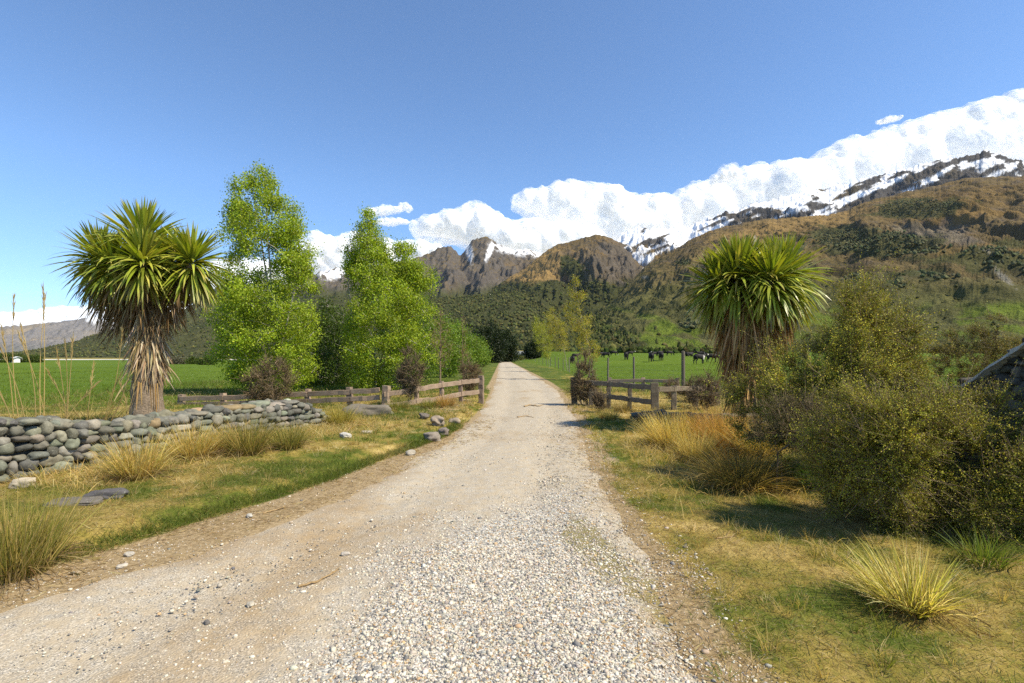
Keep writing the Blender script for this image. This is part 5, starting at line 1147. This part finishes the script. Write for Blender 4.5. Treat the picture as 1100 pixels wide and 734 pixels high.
# ------------------------------------------------------------------ loose gravel
rng=np.random.default_rng(900)
def on_road(P):
    z=np.empty(len(P))
    for i,(x,y) in enumerate(P):
        h=_rb.ray_cast(Vector((x,y,2)),Vector((0,0,-1))); z[i]=h[0].z if h[0] is not None else -99
    g=ground_h(P[:,0],P[:,1]); return np.maximum(z,g)
def gravel_field(n,y0,y1,powr,size,density,sub,seed):
    rng=np.random.default_rng(seed); P=[];
    while sum(map(len,P))<n:
        m=n*3; Y_=y0*(y1/y0)**(rng.uniform(0,1,m)**powr); l=road_l(Y_)-.55*(Y_<8); r=road_r(Y_)+.35; X_=l+(r-l)*rng.uniform(0,1,m)
        vis=(np.abs(X_)<Y_*1.05+.1); d=density(X_,Y_); P.append(np.stack([X_,Y_],1)[vis&(rng.uniform(0,1,m)<d)])
    P=np.concatenate(P)[:n]; z=on_road(P); s=size(rng,n); S=np.stack([s*rng.uniform(.8,1.35,n),s*rng.uniform(.65,1,n),s*rng.uniform(.45,.8,n)],1)
    V,T,i=stones(np.stack([P[:,0],P[:,1],z+S[:,2]*.25],1),S,sub,rng,.30,None,.25,seed)
    col=pick(rng,n,[(.48,.43,.34),(.55,.50,.41),(.37,.325,.26),(.26,.24,.21),(.16,.155,.145),(.44,.31,.17),(.62,.57,.48),(.34,.28,.20)],[4,3.2,3,2.2,1.2,.7,1.2,2],.10)
    return V,T,col[i]
def heapd(x,y): 
    h=np.exp(-((x+.35-.03*y)/.75)**2)*sstep(6.5,3.2,y)+.5*np.exp(-((x-.55)/.5)**2)*sstep(9,4,y); h=h+.45*fbm2(x*1.1,y*1.1,3,57)
    return np.clip(h*1.3-.12,.008,1)
mb=MB()
for (n,y0,y1,pw,sz,den,sub) in ((13000,1.9,4.2,.9,lambda r,n:.0052*np.exp(r.normal(size=n)*.42),heapd,2),(18000,2.4,8.5,.9,lambda r,n:.0054*np.exp(r.normal(size=n)*.42),heapd,1),
   (9000,1.9,4.5,1.0,lambda r,n:.0034*np.exp(r.normal(size=n)*.4),lambda x,y:np.ones_like(x)*.6,1),(9000,3.5,16,1.0,lambda r,n:.0055*np.exp(r.normal(size=n)*.45),lambda x,y:np.clip(.05+.5*fbm2(x*1.2,y*.8,3,66)+.3*(x>.3),.03,1),1)):
    V,T,c=gravel_field(n,y0,y1,pw,sz,den,sub,901+n); mb.add(V,T,col=c)
m,nt,_,_=new_mat('loose_pebble'); p=geo_pos(nt); n1=noise_(nt,p,160,4,.7); c=mixc(nt,tone(nt),ramp(nt,[(.3,(.75,.75,.75)),(.7,(1.2,1.2,1.2))],n1).outputs[0],1.0,'MULTIPLY'); out(nt,bsdf(nt,c,.8,spec=.25).outputs[0])
tag(mb.build('gravel',m,smooth=True),kind='stuff')
# ------------------------------------------------------------------ grass cover
def dryness(x,y): return np.clip(.52+.62*fbm2(x*.55,y*.55,4,41)+.42*fbm2(x*1.7,y*1.7,3,43)+.08*np.exp(-((x-2.2)/1.1)**2)*(x>0)*sstep(9,3,y)+.15*(x>0)*sstep(12,16,y)*sstep(34,22,y)-.34*sstep(20,30,y)+.12*(x>3)*sstep(11,14,y)*sstep(26,20,y),0,1)
def edge_dist(x,y):
    wob=fbm2(x*.9,y*.9,3,31)*.35; el=road_l(y)-.62*sstep(12,5,y); return np.where(x<0,el-x+wob*.25,x-road_r(y)+.0+wob*.7)
def grass(n,y0,y1,L,W,seed,flat=0.0,edge_only=False,seg=2,pw=1.0,straw=None,xlim=14,mind=0.0):
    rng=np.random.default_rng(seed); P=[]; tries=0
    while sum(map(len,P))<n and tries<60:
        tries+=1; m=n*3; Y_=np.sqrt(rng.uniform(0,1,m)**pw*(y1**2-y0**2)+y0**2); hw=np.minimum(Y_*1.06+.3,xlim); X_=rng.uniform(-1,1,m)*hw
        d=edge_dist(X_,Y_); pr=sstep(mind-.12,mind+.30,d)
        if edge_only: pr=pr*sstep(.28,.02,d)*(X_<0)
        k=(rng.uniform(0,1,m)<pr)&(X_>-.9*Y_-4); P.append(np.stack([X_,Y_],1)[k])
    P=np.concatenate(P)[:n]; n=len(P); x,y=P[:,0],P[:,1]; z=ground_h(x,y)
    dr=np.clip(dryness(x,y)+.15*rng.normal(size=n),0,1); dr=np.where(edge_dist(x,y)<.45,np.where((x<0)&(edge_dist(x,y)<.2),dr*.6,dr),dr)
    if straw is not None: dr=np.maximum(dr,straw)
    a=rng.uniform(0,6.28,n); ln=np.abs(rng.normal(size=n))*.6+flat+dr*.7; D=np.stack([np.cos(a)*ln,np.sin(a)*ln,np.full(n,1.0-.6*min(flat,1))],1)
    far=np.clip(y/6,1,3.5); LL=L*rng.uniform(.45,1.3,n)*(1-.25*dr)
    V,Q,i,t=strips(np.stack([x,y,z-.005],1),D,LL,W*far*rng.uniform(.6,1.3,n),rng.uniform(.3,1.3,n),seg,prof=np.linspace(1,.15,seg+1),rng=rng)
    zg=np.repeat(z,(seg+1)*2); V[:,2]=np.maximum(V[:,2],zg+.002)
    g=pick(rng,n,[(.10,.145,.018),(.13,.17,.022),(.07,.105,.014),(.17,.19,.035)],None,.18); s=pick(rng,n,[(.42,.32,.12),(.34,.25,.085),(.48,.39,.19),(.25,.17,.07)],None,.18)
    k=sstep(.38,.66,dr+.10*rng.normal(size=n))[:,None]; return V,Q,(g*(1-k)+s*k)[i]
mb=MB()
for a in ((95000,2.2,7.5,.068,.0042,911,.15),(80000,6,14,.07,.0045,912,.1),(50000,12,26,.12,.0055,913,0.),(26000,2.3,7,.11,.0035,915,1.6)):
    V,Q,c=grass(*a,straw=.75 if a[-1]>1 else None,xlim=9 if a[2]<8 else 16); mb.add(V,Q=Q,col=c)
V,Q,c=grass(13000,3.2,12,.10,.005,916,0.,edge_only=True); mb.add(V,Q=Q,col=c)
# longer seeding grass behind the fences and along the verges of the track
rng=np.random.default_rng(917); 
V,Q,c=grass(22000,12,34,.30,.006,918,0.,pw=1.0,xlim=20,mind=.8); mb.add(V,Q=Q,col=c)
# dead stems littering the bare earth at the edges of the track
rng=np.random.default_rng(923); n=9000; Y_=2.6*(13/2.6)**rng.uniform(0,1,n); lf=rng.uniform(size=n)<.6; X_=np.where(lf,road_l(Y_)-.62*sstep(12,5,Y_)+rng.uniform(-.1,.75,n),road_r(Y_)+rng.normal(size=n)*.28); cl=fbm2(X_*1.5,Y_*1.5,3,85); ok=cl+.3*rng.normal(size=n)>-.1; X_=X_[ok];Y_=Y_[ok];n=len(X_)
P=np.stack([X_,Y_],1); zz=on_road(P)+.004; a=rng.uniform(0,6.28,n); D=np.stack([np.cos(a),np.sin(a),rng.uniform(0,.25,n)],1)
V,Q,i,t=strips(np.concatenate([P,zz[:,None]],1),D,rng.uniform(.03,.13,n),.0038*np.clip(Y_/5,1,2),rng.uniform(0,.4,n),2,prof=[1,.9,.5],rng=rng); V[:,2]=np.maximum(V[:,2],np.repeat(zz,6))
mb.add(V,Q=Q,col=pick(rng,n,[(.42,.30,.13),(.30,.20,.085),(.20,.13,.06),(.52,.42,.22)],None,.15)[i])
# long straw along the foot of the left wall and among the right hand tussocks
rng=np.random.default_rng(922); n=15000; t_=rng.uniform(0,1,n); wx=np.interp(t_,[0,.25,.5,.8,1],[-6.15,-5.69,-5.04,-4.5,-4.1]); wy=np.interp(t_,[0,.25,.5,.8,1],[6.15,7.44,9.25,10.76,12.2]); off=.22+np.abs(rng.normal(size=n))*.55
X_=wx+off*.94; Y_=wy-off*.34; sel=rng.uniform(size=n)<.35; X_=np.where(sel,rng.normal(size=n)*.8+2.9,X_); Y_=np.where(sel,rng.normal(size=n)*1.2+8.3,Y_); cl=fbm2(X_*1.2,Y_*1.2,3,83); ok=(cl+.25*rng.normal(size=n)>-.15)&(edge_dist(X_,Y_)>.5); X_=X_[ok];Y_=Y_[ok]; n=len(X_)
a=rng.uniform(0,6.28,n); ln=rng.uniform(.2,1.3,n); D=np.stack([np.cos(a)*ln,np.sin(a)*ln,np.ones(n)],1)
V,Q,i,t=strips(np.stack([X_,Y_,ground_h(X_,Y_)-.01],1),D,rng.uniform(.12,.30,n),.0062,rng.uniform(.4,1.6,n),3,prof=[1,.9,.6,.1],rng=rng); V[:,2]=np.maximum(V[:,2],np.repeat(ground_h(X_,Y_),8)+.004)
mb.add(V,Q=Q,col=pick(rng,n,[(.60,.45,.17),(.50,.36,.12),(.66,.54,.27),(.26,.26,.05)],[4,3,2,1.6],.15)[i])
# pasture blades of the paddocks
rng=np.random.default_rng(921); n=60000; Y_=rng.uniform(14**.5,75**.5,n)**2; X_=rng.uniform(-1,1,n)*Y_*1.06; pk=np.maximum(sstep(-6.5,-9.5,X_)*sstep(15.5,18,Y_),sstep(4.8,6.5,X_)*sstep(19,24,Y_)); ok=rng.uniform(size=n)<pk; X_=X_[ok];Y_=Y_[ok]; n=len(X_)
cl=fbm2(X_*.35,Y_*.2,3,79); a=rng.uniform(0,6.28,n); D=np.stack([np.cos(a)*.5,np.sin(a)*.5,np.ones(n)],1)
V,Q,i,t=strips(np.stack([X_,Y_,ground_h(X_,Y_)-.01],1),D,(.10+.14*np.clip(cl+.2,0,1))*rng.uniform(.5,1.3,n),.006*np.clip(Y_/12,1,4),rng.uniform(.3,1.2,n),2,prof=[1,.8,.15],rng=rng)
mb.add(V,Q=Q,col=pick(rng,n,[(.10,.16,.010),(.13,.19,.014),(.08,.125,.010),(.19,.21,.03)],[4,3,3,1],.15)[i])
# ragged little tufts and matted straw on the verges
rng=np.random.default_rng(919); m_=17000; Y_=np.sqrt(rng.uniform(0,1,m_)*(17**2-2.3**2)+2.3**2); X_=rng.uniform(-1,1,m_)*np.minimum(Y_*1.05+.3,9); d=edge_dist(X_,Y_); cl=fbm2(X_*1.3,Y_*1.3,3,77)
ok=(d>-.05+.2*rng.uniform(size=m_))&(rng.uniform(size=m_)<.25+1.3*cl+.1); X_=X_[ok];Y_=Y_[ok]; n=len(X_); z=ground_h(X_,Y_); nb=16; R_=rng.uniform(.02,.07,n); k=np.repeat(np.arange(n),nb)
a=rng.uniform(0,6.28,n*nb); q=np.sqrt(rng.uniform(size=n*nb)); P=np.stack([X_[k]+np.cos(a)*q*R_[k],Y_[k]+np.sin(a)*q*R_[k],z[k]-.005],1); lay=np.where(rng.uniform(size=n)<.45,1.6,.45)[k]
ln=lay*rng.uniform(.3,1.3,n*nb); D=np.stack([np.cos(a)*ln,np.sin(a)*ln,np.ones(n*nb)],1); H_=rng.uniform(.05,.15,n)[k]*rng.uniform(.6,1.2,n*nb)
V,Q,i,t=strips(P,D,H_,.0042*np.clip(Y_[k]/6,1,2.4),rng.uniform(.3,1.4,n*nb),3,prof=[1,.85,.55,.1],rng=rng); V[:,2]=np.maximum(V[:,2],np.repeat(P[:,2],8)+.004)
dd=np.clip(dryness(X_,Y_)+.22*rng.normal(size=n),0,1); tw=pick(rng,n,[(.50,.38,.14),(.40,.29,.09),(.56,.46,.24)],None,.12); tg=pick(rng,n,[(.13,.18,.02),(.17,.21,.03),(.22,.23,.045)],None,.15); kk=sstep(.35,.55,dd)[:,None]
mb.add(V,Q=Q,col=(tg*(1-kk)+tw*kk)[k][i])
tag(mb.build('grass',GRASS),kind='stuff')
# ------------------------------------------------------------------ far forest: thousands of tree crowns read as one mass
rng=np.random.default_rng(930)
def pick_pts(M,n,fn,rng):
    px,py,T=M['PX'].ravel(),M['PY'].ravel(),M['T'].ravel(); w=fn(px,py)*(T<1.0)*(T>.01); area=(M['Y'].ravel()/1000)**1.0; w=w*area; w=w/w.sum(); i=rng.choice(len(w),n,p=w)
    P=np.stack([M[k].ravel()[i] for k in 'XYZ'],1); P[:,:2]+=rng.normal(size=(n,2))*4; return P,px[i],py[i]
mb=MB()
V0,T0=ICO[1]
def forest(P,hgt,wid,cols,seed):
    rng=np.random.default_rng(seed); n=len(P); h=hgt*rng.uniform(.6,1.35,n); w=wid*rng.uniform(.7,1.3,n)
    v=np.broadcast_to(V0[None],(n,)+V0.shape).copy(); v=v*(1+.35*rng.normal(size=(n,len(V0),1))*.6); v[...,2]=v[...,2]*.5+.42; tap=1-.45*np.clip(v[...,2],0,1); v[...,0]*=tap; v[...,1]*=tap
    v=v*np.stack([w,w,h],1)[:,None]+P[:,None]; T=(np.arange(n)*len(V0))[:,None,None]+T0[None]; mb.add(v.reshape(-1,3),T.reshape(-1,3),col=np.repeat(pick(rng,n,cols,None,.2),len(V0),0))
FC=[(.056,.064,.022),(.072,.078,.026),(.042,.052,.020),(.088,.084,.030)]
P,px,py=pick_pts(MR,7000,lambda x,y:sstep(352,366,y)*sstep(705,630,x)*1.0+sstep(325,345,y)*sstep(670,610,x)*.8+.03*(x>700)*sstep(340,360,y)*(x<1000),rng); forest(P,7,3.0,FC,931)
P,px,py=pick_pts(MR,3000,lambda x,y:ell(x,y,945,262,70,13,4,.3)+ell(x,y,1075,280,42,12,12,.3)+.8*ell(x,y,985,224,46,9,-4,.3)+ell(x,y,742,350,9,5)+ell(x,y,735,282,6,3)+ell(x,y,1004,297,22,5)+ell(x,y,962,306,12,5)+ell(x,y,915,299,7,5),rng); forest(P,6,4,[(.085,.09,.045),(.10,.10,.05),(.07,.078,.04)],932)
P,px,py=pick_pts(MR,1100,lambda x,y:sstep(262,300,y)*(x>650)*np.clip(.15+1.6*fbm2(x/23,y/9,3,61),0,1)*(1-.9*np.clip(ell(x,y,712,362,24,20)+ell(x,y,748,366,30,14)+sstep(.05,.2,fbm2(x/38,y/13,3,62))*sstep(322,340,y),0,1)),rng); forest(P,3.2,2.6,[(.06,.066,.024),(.08,.075,.03),(.05,.055,.022)],936)
P,px,py=pick_pts(ML,9000,lambda x,y:sstep(380,460,x)*1.0+.25,rng); forest(P,9,6,FC,933)
P,px,py=pick_pts(MM,3500,lambda x,y:sstep(300,310,y)+ell(x,y,618,292,24,10,38,.5),rng); forest(P,12,9,FC,934)
m,nt,_,_=new_mat('forest_canopy'); p=geo_pos(nt); out(nt,bsdf(nt,mixc(nt,tone(nt),ramp(nt,[(.3,(.6,.6,.6)),(.7,(1.4,1.4,1.3))],noise_(nt,p,.35,4,.7)).outputs[0],1.0,'MULTIPLY'),.95,spec=.05).outputs[0])
tag(mb.build('forest',m),kind='stuff')
# tree line at the foot of the slope
mb=MB()
xs_=np.concatenate([rng.uniform(gx(640,240),gx(790,240),420),rng.uniform(gx(940,240),gx(1100,240),160)]); ys_=rng.normal(size=len(xs_))*7+252; P=np.stack([xs_,ys_,ground_h(xs_,ys_)],1)
forest(P,2.6,1.6,[(.035,.05,.012),(.05,.065,.016),(.06,.055,.02)],935)
tag(mb.build('hedgerow',m),kind='stuff')
# ------------------------------------------------------------------ air
m,nt,_,_=new_mat('valley_air'); pv=N(nt,'ShaderNodeVolumePrincipled'); pv.inputs['Color'].default_value=(.80,.88,1,1); pv.inputs['Density'].default_value=0.7e-5; pv.inputs['Anisotropy'].default_value=.2
out(nt,None,pv.outputs[0])
bm=bmesh.new(); bmesh.ops.create_cube(bm,size=1); me=bpy.data.meshes.new('haze'); 
for v in bm.verts: v.co=Vector((v.co.x*39000,-200+(v.co.y+.5)*16400,-8+(v.co.z+.5)*2040))
bm.to_mesh(me); bm.free(); me.materials.append(m); hz=bpy.data.objects.new('haze',me); COL.objects.link(hz); tag(hz,kind='stuff')
